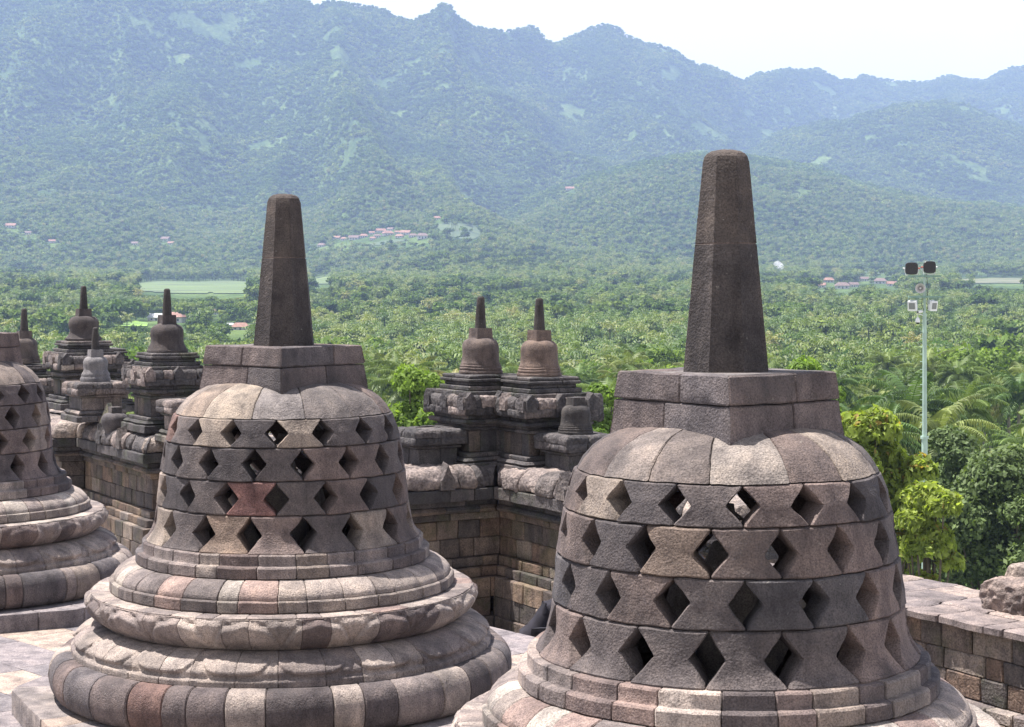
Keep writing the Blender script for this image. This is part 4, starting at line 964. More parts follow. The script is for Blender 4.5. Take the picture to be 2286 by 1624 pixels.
H_.append((480, 703, 18, 'brown-roofed hut between the red-roofed house and the central stupa pinnacle', M_tile2, None, .5, False, 1))
HOUSES = []
for (px, py, w, lab, rf, gp, rt, hp, hk) in H_:
    d, z = ground_hit(px, py); HOUSES.append((px, py, w, d)); house(px, py, w, lab, rf, gp, rt, hp, hk, d, z)

# ================================================================== VEGETATION
L_broad = leaf_mat('leaf_broad', (.050, .105, .022), (.130, .200, .034), (.225, .280, .052), .38, .65, .22, spec=.2, patch=.02)
L_far = leaf_mat('leaf_far', (.036, .082, .022), (.105, .168, .030), (.215, .265, .058), .25, .75, .2, spec=.15, patch=.009)
L_palm = leaf_mat('leaf_palm', (.070, .122, .036), (.118, .170, .046), (.185, .215, .078), .3, .55, .5, .3)
L_slope = leaf_mat('leaf_slope', (.060, .125, .040), (.140, .215, .050), (.270, .330, .085), .3, .8, .2, spec=.1, patch=.007)
L_bamboo = leaf_mat('leaf_bamboo', (.070, .160, .035), (.10, .20, .042), (.125, .225, .045), .4, .65, .3, spec=.2)
L_teak = leaf_mat('leaf_teak', (.22, .285, .06), (.245, .305, .066), (.26, .32, .07), .45, .6, 1.6, spec=.25)
L_dark = leaf_mat('leaf_dark', (.095, .140, .055), (.105, .152, .058), (.11, .155, .058), .3, .6, .6, .25)
L_lime = leaf_mat('leaf_lime', (.14, .23, .045), (.16, .25, .05), (.18, .26, .055), .45, .6, .6, spec=.25)
M_bark = plain('bark', (.09, .075, .055), .95, var=.35, scale=3, spec=.1)
M_palmbark = plain('palm_bark', (.26, .23, .19), .95, var=.3, scale=3, spec=.1)

def leafcloud_mesh(name, mat, clumps, nleaf, size, seed, squash=.8, droop=0.3, fold=False, tipcol=None, shell=.55):
    """clumps: list of (centre, radius); leaves are quads spread through each clump's volume, denser at its skin"""
    rg = np.random.default_rng(seed); vs = []; cols = []
    C = np.array([c for c, r in clumps]); Rr = np.array([r for c, r in clumps]); w = Rr ** 2; w = w / w.sum()
    k = rg.choice(len(clumps), nleaf, p=w)
    u = rg.normal(size=(nleaf, 3)); u /= np.linalg.norm(u, axis=1)[:, None]; u[:, 2] = np.where(u[:, 2] < -.45, -u[:, 2] * .6, u[:, 2])
    rad = Rr[k] * (1 - shell * rg.random(nleaf) ** 1.8)
    lump = 1 + .22 * vnoise(u * 2.2 + k[:, None] * 7.1)
    P = C[k] + u * (rad * lump)[:, None] * np.array([1, 1, squash])
    nrm = u * .8 + rg.normal(size=(nleaf, 3)) * .55 + np.array([0, 0, .35]); nrm /= np.linalg.norm(nrm, axis=1)[:, None]
    a = np.cross(nrm, rg.normal(size=(nleaf, 3))); a /= np.linalg.norm(a, axis=1)[:, None]
    a[:, 2] -= droop; a /= np.linalg.norm(a, axis=1)[:, None]
    bq = np.cross(nrm, a); bq /= np.linalg.norm(bq, axis=1)[:, None] + 1e-9
    s = size * (.55 + .9 * rg.random(nleaf))[:, None]
    A, Bq = a * s, bq * s * .52
    if fold:
        up = np.cross(a, bq) * s * .16
        v0 = P - A * .9; v1 = P + Bq - A * .1 + up; v2 = P + A * 1.0 - np.array([0, 0, .25]) * s; v3 = P - Bq - A * .1 + up
    else:
        v0 = P - A; v1 = P + Bq; v2 = P + A; v3 = P - Bq
    V = np.stack([v0, v1, v2, v3], 1).reshape(-1, 3)
    me = bpy.data.meshes.new(name); me.vertices.add(len(V)); me.vertices.foreach_set('co', V.ravel())
    if fold:
        idx = np.arange(nleaf)[:, None] * 4; tri = np.concatenate([idx + np.array([[0, 1, 2]]), idx + np.array([[0, 2, 3]])], 1).reshape(-1, 3)
        nl = len(tri) * 3; me.loops.add(nl); me.loops.foreach_set('vertex_index', tri.ravel()); me.polygons.add(len(tri)); me.polygons.foreach_set('loop_start', np.arange(0, nl, 3)); per = 2
    else:
        nl = nleaf * 4; me.loops.add(nl); me.loops.foreach_set('vertex_index', np.arange(nl)); me.polygons.add(nleaf); me.polygons.foreach_set('loop_start', np.arange(0, nl, 4)); per = 1
    me.update(calc_edges=True)
    c = np.ones((nleaf, 4)); j = .72 + .56 * rg.random(nleaf); c[:, 0] = j; c[:, 1] = j; c[:, 2] = j
    if tipcol is not None:
        sel = (rg.random(nleaf) < tipcol[3]) & (u[:, 2] > .1); c[sel, :3] = np.array(tipcol[:3])
    c = np.repeat(c, per, 0).astype(np.float32)
    at = me.attributes.new('tint', 'FLOAT_COLOR', 'FACE'); at.data.foreach_set('color', c.ravel())
    me.materials.append(mat); return me
def crown_clumps(r, h0, n, seed, flat=.7):
    rd = random.Random(seed); out = [((0, 0, h0), r * .62)]
    for i in range(n):
        t = rd.uniform(0, 2 * math.pi); q = rd.uniform(.35, .85) * r; z = h0 + rd.uniform(-.45, .65) * r * flat
        out.append(((q * math.cos(t), q * math.sin(t), z), r * rd.uniform(.22, .46)))
    return out
def trunk_mesh(name, clumps, h, r, mat, seed):
    rd = random.Random(seed); mb = MB(); zb = min(c[0][2] for c in clumps)
    mb.tube([(0, 0, -1), (rd.uniform(-.1, .1), rd.uniform(-.1, .1), h * .3), (rd.uniform(-.3, .3), rd.uniform(-.3, .3), h * .6), (0, 0, h)], [r * 1.25, r, r * .8, r * .45], 7)
    for c, q in clumps[1:]:
        z0 = h * rd.uniform(.35, .7); mid = (c[0] * .45, c[1] * .45, z0 + (c[2] - z0) * .5)
        mb.tube([(0, 0, z0), mid, c], [r * .45, r * .3, r * .10], 5)
    me_o = mb.build(name, mat, None, smoothed=True, recalc=False); me = me_o.data; bpy.data.objects.remove(me_o); return me

def palm_mesh(name, mat, seed, nf=20, L=4.0, nseg=9, leaf=.95, lw=.16, per=1):
    rd = random.Random(seed); mb = MB()
    for i in range(nf):
        az = 2 * math.pi * i * .382 + rd.uniform(-.15, .15); k = i / nf
        el = R(80 - 105 * k + rd.uniform(-10, 10)); Lf = L * rd.uniform(.82, 1.08) * (1 if k < .8 else .85)
        p = Vector((0, 0, 0)); pts = [p.copy()]; e = el
        for s in range(nseg):
            e -= R(6.0 + 5.0 * s / nseg) * (1.15 - .35 * k) * 9 / nseg
            e = max(e, R(-86)); p = p + Vector((math.cos(az) * math.cos(e), math.sin(az) * math.cos(e), math.sin(e))) * (Lf / nseg); pts.append(p.copy())
        tw = rd.uniform(-.5, .5); dead = k > .9 and rd.random() < .5
        col = (1.5, 1.05, .8) if dead else (1, 1, 1); j = rd.uniform(.8, 1.25); col = tuple(c * j for c in col)
        lat = Vector((-math.sin(az), math.cos(az), 0)); vs = []; fs = []
        for s in range(nseg):
            a, b_ = pts[s], pts[s + 1]; d = (b_ - a).normalized(); up = lat.cross(d)
            for q in range(per):
                f0 = (s + q / per) / nseg
                if f0 < .08: continue
                ll = leaf * math.sin(math.pi * min(1, .18 + f0 * .78)) * rd.uniform(.85, 1.1)
                base = a.lerp(b_, q / per); b2 = base + d * lw
                for sg in (-1, 1):
                    droop = Vector((0, 0, -ll * rd.uniform(.2, .85)))
                    tip = base + lat * sg * ll * .85 + d * ll * .42 + up * .1 + droop
                    m1 = base + lat * sg * ll * .5 + d * ll * .22 + droop * .25
                    n0 = len(vs); vs += [base, b2, m1 + d * lw * .9, tip, m1]; fs.append((n0, n0 + 1, n0 + 2, n0 + 3, n0 + 4))
        mb.add(vs, fs, col)
        mb.add([pts[0] + lat * .06, pts[0] - lat * .06] + [v for s in range(1, nseg + 1) for v in (pts[s] + lat * .035, pts[s] - lat * .035)], [(2 * s, 2 * s + 2, 2 * s + 3, 2 * s + 1) for s in range(nseg)], tuple(c * 1.25 for c in col))
    for i in range(7):
        t = i * .9; mb.lathe([(.02, -.55), (.13, -.42), (.13, -.3), (.02, -.2)], c=(.28 * math.cos(t), .28 * math.sin(t)), n=6, col=(1.4, 1.0, .5))
    o = mb.build(name, mat, None, smoothed=False, recalc=False); me = o.data; bpy.data.objects.remove(o); return me
def palm_trunk(name, h, seed):
    rd = random.Random(seed); mb = MB(); lx, ly = rd.uniform(-1.2, 1.2), rd.uniform(-1.2, 1.2)
    pts = [(lx * (t - 1) ** 2, ly * (t - 1) ** 2, h * t) for t in (-.08, .1, .25, .45, .65, .85, 1)]
    mb.tube(pts, [.30, .22, .18, .16, .15, .14, .13], 7); o = mb.build(name, M_palmbark, None, recalc=False); me = o.data; bpy.data.objects.remove(o); return me

# crown meshes, detailed for the trees near the temple and light ones for the far woods
BR_N = []
for i in range(6):
    cl = crown_clumps(4.6, 7.6, 9 + i, 100 + i, flat=(.75, .55, .8, .4, .9, .6)[i])
    BR_N.append((leafcloud_mesh('crown', L_broad, cl, 5200, .27, 200 + i), trunk_mesh('trunk', cl, 7.5, .28, M_bark, i)))
BAM = []
for i in range(2):
    rd = random.Random(50 + i); cl = [((rd.uniform(-2, 2), rd.uniform(-2, 2), rd.uniform(4, 8.5)), rd.uniform(1.4, 2.2)) for _ in range(13)]
    BAM.append((leafcloud_mesh('crown', L_bamboo, cl, 6000, .24, 260 + i, squash=1.15, droop=.9), trunk_mesh('culms', cl, 7, .10, M_bark, 60 + i)))
PALM_N = [(palm_mesh('crown', L_palm, 300 + i, per=3, lw=.10), palm_trunk('trunk', 11, 300 + i)) for i in range(5)]
def copy_obj(name, mesh, parent):
    o = bpy.data.objects.new(name, mesh); COL.objects.link(o); o.parent = parent; return o
def inst_tree(kind, x, y, z, s, rz, sz=1.0):
    if kind == 'palm':
        i = random.randrange(5); cm, tm = PALM_N[i]
        r = empty('coconut_palm', (x, y, z), 'coconut palm with arching fronds in the valley forest beyond the temple', 'palm', 'coconut palms of the valley forest', rz)
        t = copy_obj('trunk', tm, r); cr_ = copy_obj('crown', cm, r); cr_.location = (0, 0, 11)
    elif kind == 'bamboo':
        cm, tm = random.choice(BAM)
        r = empty('bamboo_clump', (x, y, z), 'feathery bright green bamboo clump in the valley forest beyond the temple', 'bamboo', 'bamboo clumps of the valley forest', rz)
        copy_obj('culms', tm, r); copy_obj('foliage', cm, r)
    else:
        cm, tm = random.choice(BR_N)
        r = empty('broadleaf_tree', (x, y, z), 'leafy round-crowned green tree in the valley forest beyond the temple', 'tree', 'broadleaf trees of the valley forest', rz)
        copy_obj('trunk', tm, r); copy_obj('crown', cm, r)
    r.scale = (s, s, s * sz); return r

def clear_mask(px, d, z, h):
    """True where a tree would stand on or hide a field or a house"""
    yb = HY - F * z / d; yt = HY - F * (z + h + 2.5) / d; bad = np.zeros(px.shape, bool)
    for poly, mi in FIELDS:
        bad |= np.any([in_poly(px, yb + (yt - yb) * q_, poly) for q_ in (0, .2, .4, .6, .8, 1.)], 0) & (vnoise(np.stack([px / 9., d / 14., px * 0 + mi], 1)) < (.62 if mi == 1 else 2))
    for hx, hy, w, hd in HOUSES:
        bad |= (np.abs(px - hx) < w * .55 + 4 * F / d * .3) & (d < hd + 8) & (yt < hy - 1) & (yb > hy - 8)
    return bad
# hidden by the temple: skip trees nobody can see (photo columns behind the big stupas are kept, they see past)
NTRY = 300000
pxr = RNG.uniform(-160, 2450, NTRY); dr = np.sqrt(RNG.uniform(88. ** 2, 2150. ** 2, NTRY))
X = (pxr - CX) * dr / F
kind = RNG.random(NTRY)
pm = fbm(np.stack([X / 130, dr / 160, dr * 0 + 1], 1), 2)              # palm groves
bmn = fbm(np.stack([X / 90, dr / 100, dr * 0 + 8], 1), 2)             # bamboo
pfrac = np.clip(.24 + pm * .8, .05, .65)
isP = kind < pfrac; isB = (~isP) & (bmn > .28)
big = RNG.random(NTRY) ** 2.0
hh = np.where(isP, RNG.uniform(11, 17.5, NTRY), np.where(isB, RNG.uniform(7, 12, NTRY), 5.5 + 13 * big))
sp = np.where(isP, 5.6, np.where(isB, 5.5, 4.2 + 8.2 * big)) * np.where(dr < 700, 1.0, 1.1)
zt_ = terrain_z(pxr, dr)
bad = clear_mask(pxr, dr, zt_, hh)
# keep crowns from rising above where the photograph shows tree tops near the temple
ytop = HY - F * (zt_ + hh) / dr
cell = {}; keep = []
for i in np.argsort(RNG.random(NTRY)):
    if bad[i]: continue
    gx, gy = int(X[i] // 10), int(dr[i] // 10); ok = True
    for ax in (-1, 0, 1):
        for ay in (-1, 0, 1):
            for j in cell.get((gx + ax, gy + ay), ()):
                if (X[i] - X[j]) ** 2 + (dr[i] - dr[j]) ** 2 < (.5 * (sp[i] + sp[j])) ** 2: ok = False; break
            if not ok: break
        if not ok: break
    if ok: cell.setdefault((gx, gy), []).append(i); keep.append(i)
keep = np.array(keep)
print('plain trees', len(keep))
keep = keep[np.argsort(dr[keep])]
inview = (pxr[keep] > -70) & (pxr[keep] < 2350)
near = {'palm': [], 'bamboo': [], 'broad': []}; far = []
for i, iv in zip(keep, inview):
    k = 'palm' if isP[i] else 'bamboo' if isB[i] else 'broad'
    if iv and len(near[k]) < (290 if k != 'bamboo' else 120): near[k].append(i)
    else: far.append(i)
for k, L in near.items():
    for i in L:
        if k == 'palm': s = hh[i] / 13.2
        elif k == 'bamboo': s = hh[i] / 10.5
        else: s = hh[i] / 11.0
        inst_tree(k, X[i], dr[i], zt_[i] - .2, float(s), random.uniform(0, 6.28), random.uniform(.9, 1.1))
print('near', {k: (len(v), round(float(dr[v[-1]])) if v else 0) for k, v in near.items()})

# far woods: one object per kind, instanced on points
def gn_forest(name, pts, scl, srcs, label):
    me = bpy.data.meshes.new(name); me.vertices.add(len(pts)); me.vertices.foreach_set('co', np.asarray(pts, np.float32).ravel())
    a = me.attributes.new('scl', 'FLOAT', 'POINT'); a.data.foreach_set('value', np.asarray(scl, np.float32))
    a = me.attributes.new('rot', 'FLOAT', 'POINT'); a.data.foreach_set('value', RNG.uniform(0, 6.28, len(pts)).astype(np.float32))
    a = me.attributes.new('pick', 'INT', 'POINT'); a.data.foreach_set('value', RNG.integers(0, len(srcs), len(pts)).astype(np.int32))
    o = bpy.data.objects.new(name, me); COL.objects.link(o); tag(o, kind='stuff', label=label)
    ng = bpy.data.node_groups.new(name, 'GeometryNodeTree')
    ng.interface.new_socket('Geometry', in_out='INPUT', socket_type='NodeSocketGeometry'); ng.interface.new_socket('Geometry', in_out='OUTPUT', socket_type='NodeSocketGeometry')
    N = ng.nodes.new; Lk = ng.links.new
    gi = N('NodeGroupInput'); go = N('NodeGroupOutput'); ip = N('GeometryNodeInstanceOnPoints'); jn = N('GeometryNodeJoinGeometry')
    for s in srcs:
        oi = N('GeometryNodeObjectInfo'); oi.inputs['Object'].default_value = s; oi.inputs['As Instance'].default_value = True; oi.transform_space = 'ORIGINAL'
        Lk(oi.outputs['Geometry'], jn.inputs[0])
    def at(nm, ty):
        n = N('GeometryNodeInputNamedAttribute'); n.data_type = ty; n.inputs['Name'].default_value = nm; return n.outputs[0]
    ip.inputs['Pick Instance'].default_value = True
    cx = N('ShaderNodeCombineXYZ'); Lk(at('rot', 'FLOAT'), cx.inputs[2])
    Lk(gi.outputs[0], ip.inputs['Points']); Lk(jn.outputs[0], ip.inputs['Instance']); Lk(at('pick', 'INT'), ip.inputs['Instance Index'])
    Lk(cx.outputs[0], ip.inputs['Rotation']); Lk(at('scl', 'FLOAT'), ip.inputs['Scale']); Lk(ip.outputs[0], go.inputs[0])
    md = o.modifiers.new('scatter', 'NODES'); md.node_group = ng
    return o
def src(me): return bpy.data.objects.new(me.name, me)
farB = []
for i in range(6):
    cl = crown_clumps(4.6, 6.0, 7, 400 + i, flat=(.7, .5, .9, .45, .8, .6)[i]); farB.append(src(leafcloud_mesh('far_crown', L_far, cl, 620, .62, 420 + i)))
mtB = []
for i in range(5):
    cl = crown_clumps(4.8, 4.2, 5, 500 + i, flat=.6); mtB.append(src(leafcloud_mesh('slope_crown', L_slope, cl, 170, 1.15, 520 + i)))
farP = []
for i in range(3):
    m_ = palm_mesh('far_palm', L_palm, 600 + i, nf=16, nseg=5, lw=.42, leaf=1.1)
    m_.transform(Matrix.Translation((0, 0, 11))); mb = MB(); mb.tube([(0, 0, -1), (.2, 0, 5), (0, 0, 11)], [.24, .18, .15], 4)
    bmx = bmesh.new(); bmx.from_mesh(m_); t_ = mb.build('t', M_palmbark, None, recalc=False); bmx.from_mesh(t_.data); bmx.to_mesh(m_); bmx.free(); bpy.data.objects.remove(t_)
    farP.append(src(m_))
far = np.array(far); fp = far[isP[far]]; fb = far[~isP[far]]
# mountain slopes
NT2 = 330000
px2 = RNG.uniform(-150, 2440, NT2); d2 = np.sqrt(RNG.uniform(2100. ** 2, 6650. ** 2, NT2)); X2 = (px2 - CX) * d2 / F
z2 = terrain_z(px2, d2)
dens = fbm(np.stack([X2 / 75, d2 / 75, z2 / 75], 1), 3); h2 = 4.0 + 7.0 * RNG.random(NT2) ** 1.6
ok = (dens > -.46 + .10 * smooth(d2, 2300, 3600)) & (d2 < dsky(px2) + 60)
ok &= ~clear_mask(px2, d2, z2, h2)
px2, d2, X2, z2, h2 = px2[ok], d2[ok], X2[ok], z2[ok], h2[ok]
# drop those hidden behind nearer ridges
dd = np.arange(2000, 6800, 40.)
xs = np.arange(-200, 2500, 20.); GX, GD = np.meshgrid(xs, dd); GZ = terrain_z(GX.ravel(), GD.ravel()).reshape(GX.shape)
GY = HY - F * GZ / GD; GM = np.minimum.accumulate(GY, 0)
ix = np.clip(((px2 + 200) / 20).round().astype(int), 0, len(xs) - 1); iy = np.clip(((d2 - 2000) / 40).astype(int) - 1, 0, len(dd) - 1)
vis = (HY - F * (z2 + 12) / d2) < GM[iy, ix] + 6
px2, d2, X2, z2, h2 = px2[vis], d2[vis], X2[vis], z2[vis], h2[vis]
palm2 = (d2 < 2900) & (RNG.random(len(d2)) < .25)
print('slope trees', len(d2))
gn_forest('distant_palms', np.concatenate([np.stack([X[fp], dr[fp], zt_[fp]], 1), np.stack([X2[palm2], d2[palm2], z2[palm2]], 1)]), np.concatenate([hh[fp] / 13.2, h2[palm2] * 0 + .95]), farP, 'distant coconut palms across the valley')
gn_forest('distant_forest', np.stack([X[fb], dr[fb], zt_[fb] - .3], 1), hh[fb] / 9.6, farB, 'distant green forest across the valley floor')
q = ~palm2
gn_forest('mountain_forest', np.stack([X2[q], d2[q], z2[q] - .5], 1), h2[q] / 7.6 * (1 + .12 * smooth(d2[q], 3000, 5000)), mtB, 'forest covering the hazy mountain slopes')

# ------------------------------------------------------------------ single trees just outside the temple
def hero_tree(name, px, ytop, ybot, d, rpx, mat, nleaf, size, label, seed, cat='tree', fold=False, tip=None, n=18, flat=1.0, shell=.5):
    z1 = PZ(ytop, d); z0 = terrain_z(np.array([px]), np.array([d]))[0]; r = rpx * d / F; hz = (z1 - PZ(ybot, d))
    rd = random.Random(seed); cz = PZ(ybot, d) + hz * .5 - z0; cl = []
    for i in range(n):
        t = rd.uniform(0, 2 * math.pi); q = r * .72 * math.sqrt(rd.random()); w = rd.uniform(-1, 1)
        env = math.sqrt(max(.08, 1 - w * w * .8)); cl.append(((q * env * math.cos(t), q * env * math.sin(t), cz + w * hz * .40), r * rd.uniform(.24, .40)))
    cl.append(((0, 0, cz + hz * .34), r * .4)); cl.append(((0, 0, cz), r * .55))
    root = empty(name, (PX(px, d), d, z0), label, cat, None)
    me = leafcloud_mesh('crown', mat, cl, nleaf, size, seed, squash=.9, fold=fold, tipcol=tip, shell=shell)
    copy_obj('crown', me, root); copy_obj('trunk', trunk_mesh('trunk', cl, cz, .20, M_bark, seed), root)
    return root
hero_tree('teak_tree', 2072, 1085, 1345, 50, 100, L_teak, 11000, .125, 'small yellow-green large-leaved tree below the lamp mast, right of the bigger yellow-green one', 80, fold=True, tip=(1.2, .75, .9, .05), n=14, shell=.5)
hero_tree('teak_tree', 1955, 880, 1340, 52, 140, L_teak, 24000, .125, 'bright yellow-green large-leaved tree beside the lamp mast, right of the largest stupa', 71, fold=True, tip=(1.25, .72, .9, .07), n=30, shell=.55)
hero_tree('dark_tree', 2225, 985, 1530, 72, 190, L_dark, 42000, .125, 'dark glossy small-leaved tree at the right edge behind the low wall', 72, n=34, shell=.45)
hero_tree('dark_tree', 2140, 955, 1250, 76, 105, L_dark, 16000, .13, 'mid green small-leaved tree right of the lamp mast, above the dark tree at the wall', 79, n=18, shell=.45)
hero_tree('dark_tree', 2080, 1080, 1480, 71, 130, L_dark, 22000, .12, 'dark glossy small-leaved tree in shade between the yellow-green tree and the right wall', 78, n=16, shell=.4)
hero_tree('leafy_tree', 915, 812, 1080, 66, 105, L_lime, 15000, .11, 'light green small-leaved tree directly behind the gallery wall, right of the central latticed stupa', 73, n=20)
hero_tree('leafy_tree', 1345, 858, 1050, 64, 62, L_lime, 7000, .11, 'light green small-leaved tree between the central small stupas and the largest stupa', 74, n=12)
hero_tree('leafy_tree', 1800, 800, 1000, 90, 90, L_lime, 9000, .13, 'olive green tree just behind the harmika of the largest stupa', 75, n=14)

# ================================================================== LAMP MAST
DM = 66.0; s = DM / F
M_pole = plain('pole_green', (.33, .44, .38), .5, var=.15, scale=1.5); M_bar = plain('bar_green', (.16, .26, .22), .6)
M_black = plain('speaker_black', (.012, .012, .013), .35, spec=.5); M_white = plain('housing_white', (.72, .72, .72), .4, var=.05); M_glass = plain('lamp_glass', (.18, .19, .18), .1, var=.05)
M_red = plain('connector_red', (.45, .12, .08), .5); M_horn = plain('horn_grey', (.55, .53, .52), .5, var=.08)
mz0 = -27.0
mast = empty('lamp_mast', (PX(2064, DM), DM, mz0), 'pale green lamp mast with crossbars, carrying speakers and floodlights', 'lamp mast')
zz = lambda py: PZ(py, DM) - mz0
mb = MB(); mb.tube([(0, 0, 0), (0, 0, zz(978))], [.115, .115], 14); mb.tube([(0, 0, zz(980)), (0, 0, zz(974))], [.16, .16], 14); mb.tube([(0, 0, zz(976)), (0, 0, zz(700))], [.095, .075], 14)
mb.tube([(0, 0, zz(700)), (0, 0, zz(612))], [.05, .04], 10)
for py in range(740, 960, 17): mb.tube([(-.17, 0, zz(py)), (0, 0, zz(py))], .012, 5)
mb.build('pole', M_pole, mast)
for py, hw in ((617, 36), (663, 36)):
    mb = MB(); mb.box((-.02 if py == 617 else 0, -.02, zz(py)), (hw * s, .12, .035)); mb.build('crossbar', M_bar, mast, smoothed=False)
mb = MB(); mb.tube([(.05, -.05, zz(612)), (.12, -.1, zz(640)), (.08, -.08, zz(668)), (.1, -.1, zz(690))], .012, 5); mb.tube([(-.1, -.05, zz(665)), (-.14, -.12, zz(680)), (-.05, -.1, zz(693))], .012, 5); mb.build('cable', M_black, mast)
MX, MZ = PX(2064, DM), mz0
def rbox(mb, hw, hh, dp, n=28, k=4, taper=1., y0=0):
    vs = []; fs = []
    for (y, f) in ((y0, .94), (y0 + .03, 1.0), (y0 + dp * .7, 1.0 * taper), (y0 + dp, .8 * taper)):
        for i in range(n):
            t = 2 * math.pi * i / n; c, s_ = math.cos(t), math.sin(t); l = (abs(c) ** k + abs(s_) ** k) ** (1 / k)
            vs.append((hw * f * c / l, y, hh * f * s_ / l))
    for j in range(3):
        for i in range(n): fs.append((j * n + i, j * n + (i + 1) % n, (j + 1) * n + (i + 1) % n, (j + 1) * n + i))
    fs.append(tuple(range(n))); fs.append(tuple(3 * n + i for i in range(n))[::-1]); mb.add(vs, fs)
for k, (px, py, lab) in enumerate(((2034, 600, 'square black speaker with rounded corners, left one on top of the lamp mast'), (2075, 597, 'square black speaker with rounded corners, right one on top of the lamp mast'))):
    r = empty('loudspeaker', (PX(px, DM), DM - .1, PZ(py, DM)), lab, 'speaker', 'speakers on the lamp mast', rz=(-.15, .12)[k])
    mb = MB(); rbox(mb, .245, .235, .22, taper=.9); mb.build('cabinet', M_black, r)
    mb = MB()
    for q in range(-7, 8): mb.box((q * .028, -.006, 0), (.004, .006, .19 - abs(q) * .004))
    mb.build('grille', plain('grille', (.03, .025, .025), .4) if k == 0 else bpy.data.materials['grille'], r, smoothed=False)
    mb = MB(); mb.tube([(-.26, .1, 0), (-.22, .1, -.24), (0, .1, -.29), (.22, .1, -.24), (.26, .1, 0)], .018, 6); mb.build('bracket', M_white, r)
    for sx in (-1, 1):
        mb = MB(); mb.tube([(sx * .245, .1, .0), (sx * .32, .1, .01)], .03, 8); mb.build('pivot', M_red if sx * (1 - 2 * k) > 0 else M_white, r)
hr = empty('horn_speaker', (PX(2053, DM), DM - .12, PZ(644, DM)), 'round grey horn speaker facing out, below the two black speakers', 'speaker', None, rz=-.25)
mb = MB(); pr_ = [(.185, -.12), (.19, -.13), (.178, -.115), (.12, .0), (.07, .10), (.04, .18)]
vs = []; fs = []; n = 28
for (r_, y) in pr_:
    for i in range(n): t = 2 * math.pi * i / n; vs.append((r_ * math.cos(t), y, r_ * math.sin(t)))
for j in range(len(pr_) - 1):
    for i in range(n): fs.append((j * n + i, j * n + (i + 1) % n, (j + 1) * n + (i + 1) % n, (j + 1) * n + i))
mb.add(vs, fs); mb.build('horn', M_horn, hr)
mb = MB(); mb.tube([(0, .17, 0), (0, .02, 0)], [.05, .045], 12); mb.build('driver', M_horn, hr)
mb = MB(); mb.tube([(0, .12, -.02), (.05, .12, -.2)], .015, 6); mb.build('bracket', M_bar, hr)
for k, (px, py, lab) in enumerate(((2037, 682, 'white box floodlight hanging left under the mast crossbar'), (2081, 682, 'white box floodlight hanging right under the mast crossbar'))):
    sg = -1 if k == 0 else 1
    r = empty('floodlight', (PX(px, DM), DM - .05, PZ(py, DM)), lab, 'floodlight', 'floodlights on the lamp mast', rz=sg * .55)
    mb = MB(); vs = [(-.17, -.10, .12), (.17, -.10, .12), (.19, .05, .20), (-.19, .05, .20), (-.17, -.10, -.20), (.17, -.10, -.20), (.17, .10, -.22), (-.17, .10, -.22)]
    vs = [(-.17, -.12, .15), (.17, -.12, .15), (.15, .10, .20), (-.15, .10, .20), (-.17, -.06, -.22), (.17, -.06, -.22), (.14, .12, -.18), (-.14, .12, -.18)]
    mb.add(vs, [(0, 1, 2, 3), (7, 6, 5, 4), (0, 4, 5, 1), (1, 5, 6, 2), (2, 6, 7, 3), (3, 7, 4, 0)]); mb.build('housing', M_white, r, smoothed=False)
    mb = MB(); mb.add([(-.12, -.122, .09), (.12, -.122, .09), (.12, -.084, -.15), (-.12, -.084, -.15)], [(0, 1, 2, 3)]); mb.build('lamp_glass', M_glass, r, smoothed=False)
    mb = MB(); mb.tube([(-.19, 0, .05), (-.17, .02, .27), (.17, .02, .27), (.19, 0, .05)], .015, 5); mb.build('bracket', M_bar, r)
cm_ = empty('security_camera', (PX(2052, DM), DM - .08, PZ(697, DM)), 'small white bullet camera on the mast below the floodlights', 'camera')
mb = MB(); mb.tube([(-.10, -.12, 0), (.10, .05, .02)], .055, 12); mb.build('housing', M_white, cm_)
mb = MB(); mb.tube([(-.104, -.124, 0), (-.10, -.120, 0)], .04, 12); mb.build('lens', M_black, cm_)
dc = empty('dome_camera', (PX(2048, DM), DM - .05, PZ(712, DM)), 'white bell-shaped dome camera hanging from an arm on the mast', 'camera')
mb = MB(); mb.lathe([(.085, -.14), (.09, -.12), (.075, -.02), (.045, .04), (.02, .06)], n=20); mb.build('housing', M_white, dc)
mb = MB(); mb.lathe([(.02, -.215), (.055, -.19), (.072, -.14)], n=20); mb.build('dome', M_black, dc)
mb = MB(); mb.tube([(0, 0, .05), (0, 0, .16), (.10, 0, .17), (.26, .03, .10)], .016, 6); mb.build('arm', M_white, dc)

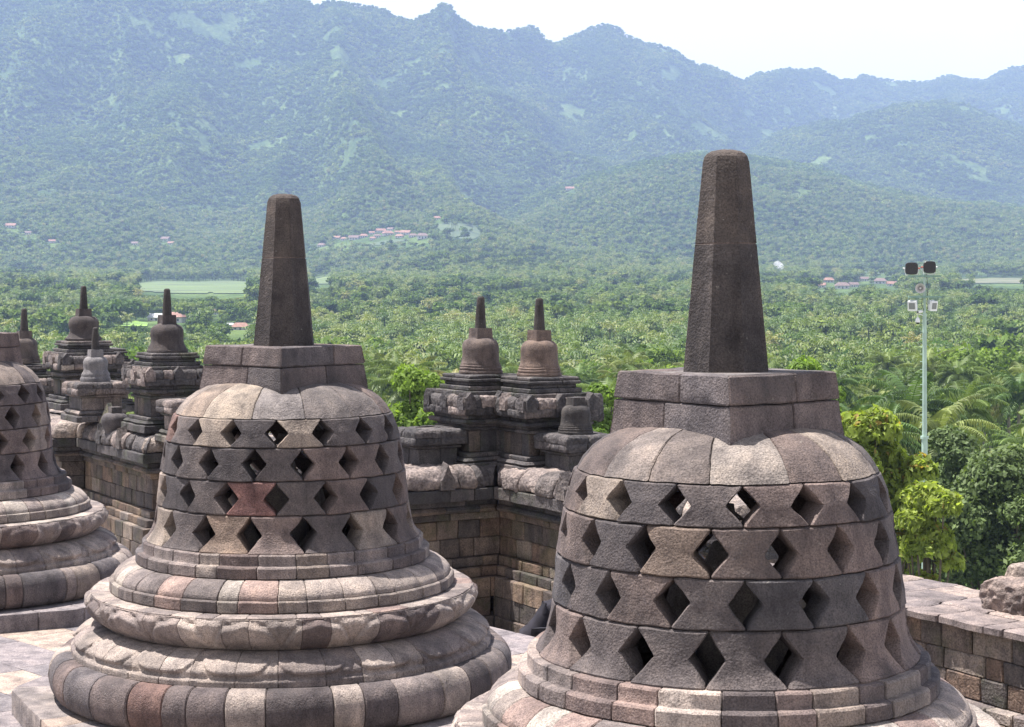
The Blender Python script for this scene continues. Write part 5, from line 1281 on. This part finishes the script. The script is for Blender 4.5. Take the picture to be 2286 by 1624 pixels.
# ================================================================== SMOKE
sd_, sz_ = ground_hit(1760, 628)
ms = bpy.data.materials.new('smoke'); ms.use_nodes = True; nt = ms.node_tree; nt.nodes.remove(nt.nodes['Principled BSDF'])
pv_ = nt.nodes.new('ShaderNodeVolumePrincipled'); pv_.inputs['Color'].default_value = (.95, .95, .97, 1)
tc = nt.nodes.new('ShaderNodeTexCoord').outputs['Object']; nn = noise(nt, tc, .22, 4, .6, .8)
nt.links.new(ramp(nt, nn, [(.34, (0, 0, 0)), (.6, (.22, .22, .22))]), pv_.inputs['Density']); nt.links.new(pv_.outputs[0], nt.nodes['Material Output'].inputs['Volume'])
mb = MB(); k = sd_ / F
mb.tube([(0, 0, 0), (-8 * k, 0, 8 * k), (-18 * k, 2, 20 * k), (-28 * k, 4, 34 * k), (-34 * k, 5, 46 * k)], [2.5 * k, 6 * k, 9 * k, 12 * k, 6 * k], 14)
sm = mb.build('smoke_plume', ms, None); sm.location = (PX(1768, sd_ - 30), sd_ - 30, PZ(631, sd_ - 30)); tag(sm, 'thin white smoke plume rising from the valley trees right of the tall pinnacle', 'smoke')

# ================================================================== HAZE
mh = bpy.data.materials.new('haze'); mh.use_nodes = True; nt = mh.node_tree; nt.nodes.remove(nt.nodes['Principled BSDF'])
pv_ = nt.nodes.new('ShaderNodeVolumePrincipled'); pv_.inputs['Color'].default_value = (.47, .61, 1.0, 1); pv_.inputs['Density'].default_value = HAZE_D; pv_.inputs['Anisotropy'].default_value = .0
nt.links.new(pv_.outputs[0], nt.nodes['Material Output'].inputs['Volume'])
me = bpy.data.meshes.new('haze'); x0, x1, y0, y1, z0, z1 = -6500, 6500, -60, 9100, float(Zg.min()) - 1, float(Zg.max()) + 30
me.from_pydata([(x, y, z) for z in (z0, z1) for y in (y0, y1) for x in (x0, x1)], [], [(0, 2, 3, 1), (4, 5, 7, 6), (0, 1, 5, 4), (2, 6, 7, 3), (0, 4, 6, 2), (1, 3, 7, 5)])
me.materials.append(mh); hz = bpy.data.objects.new('haze', me); COL.objects.link(hz); tag(hz, kind='stuff')
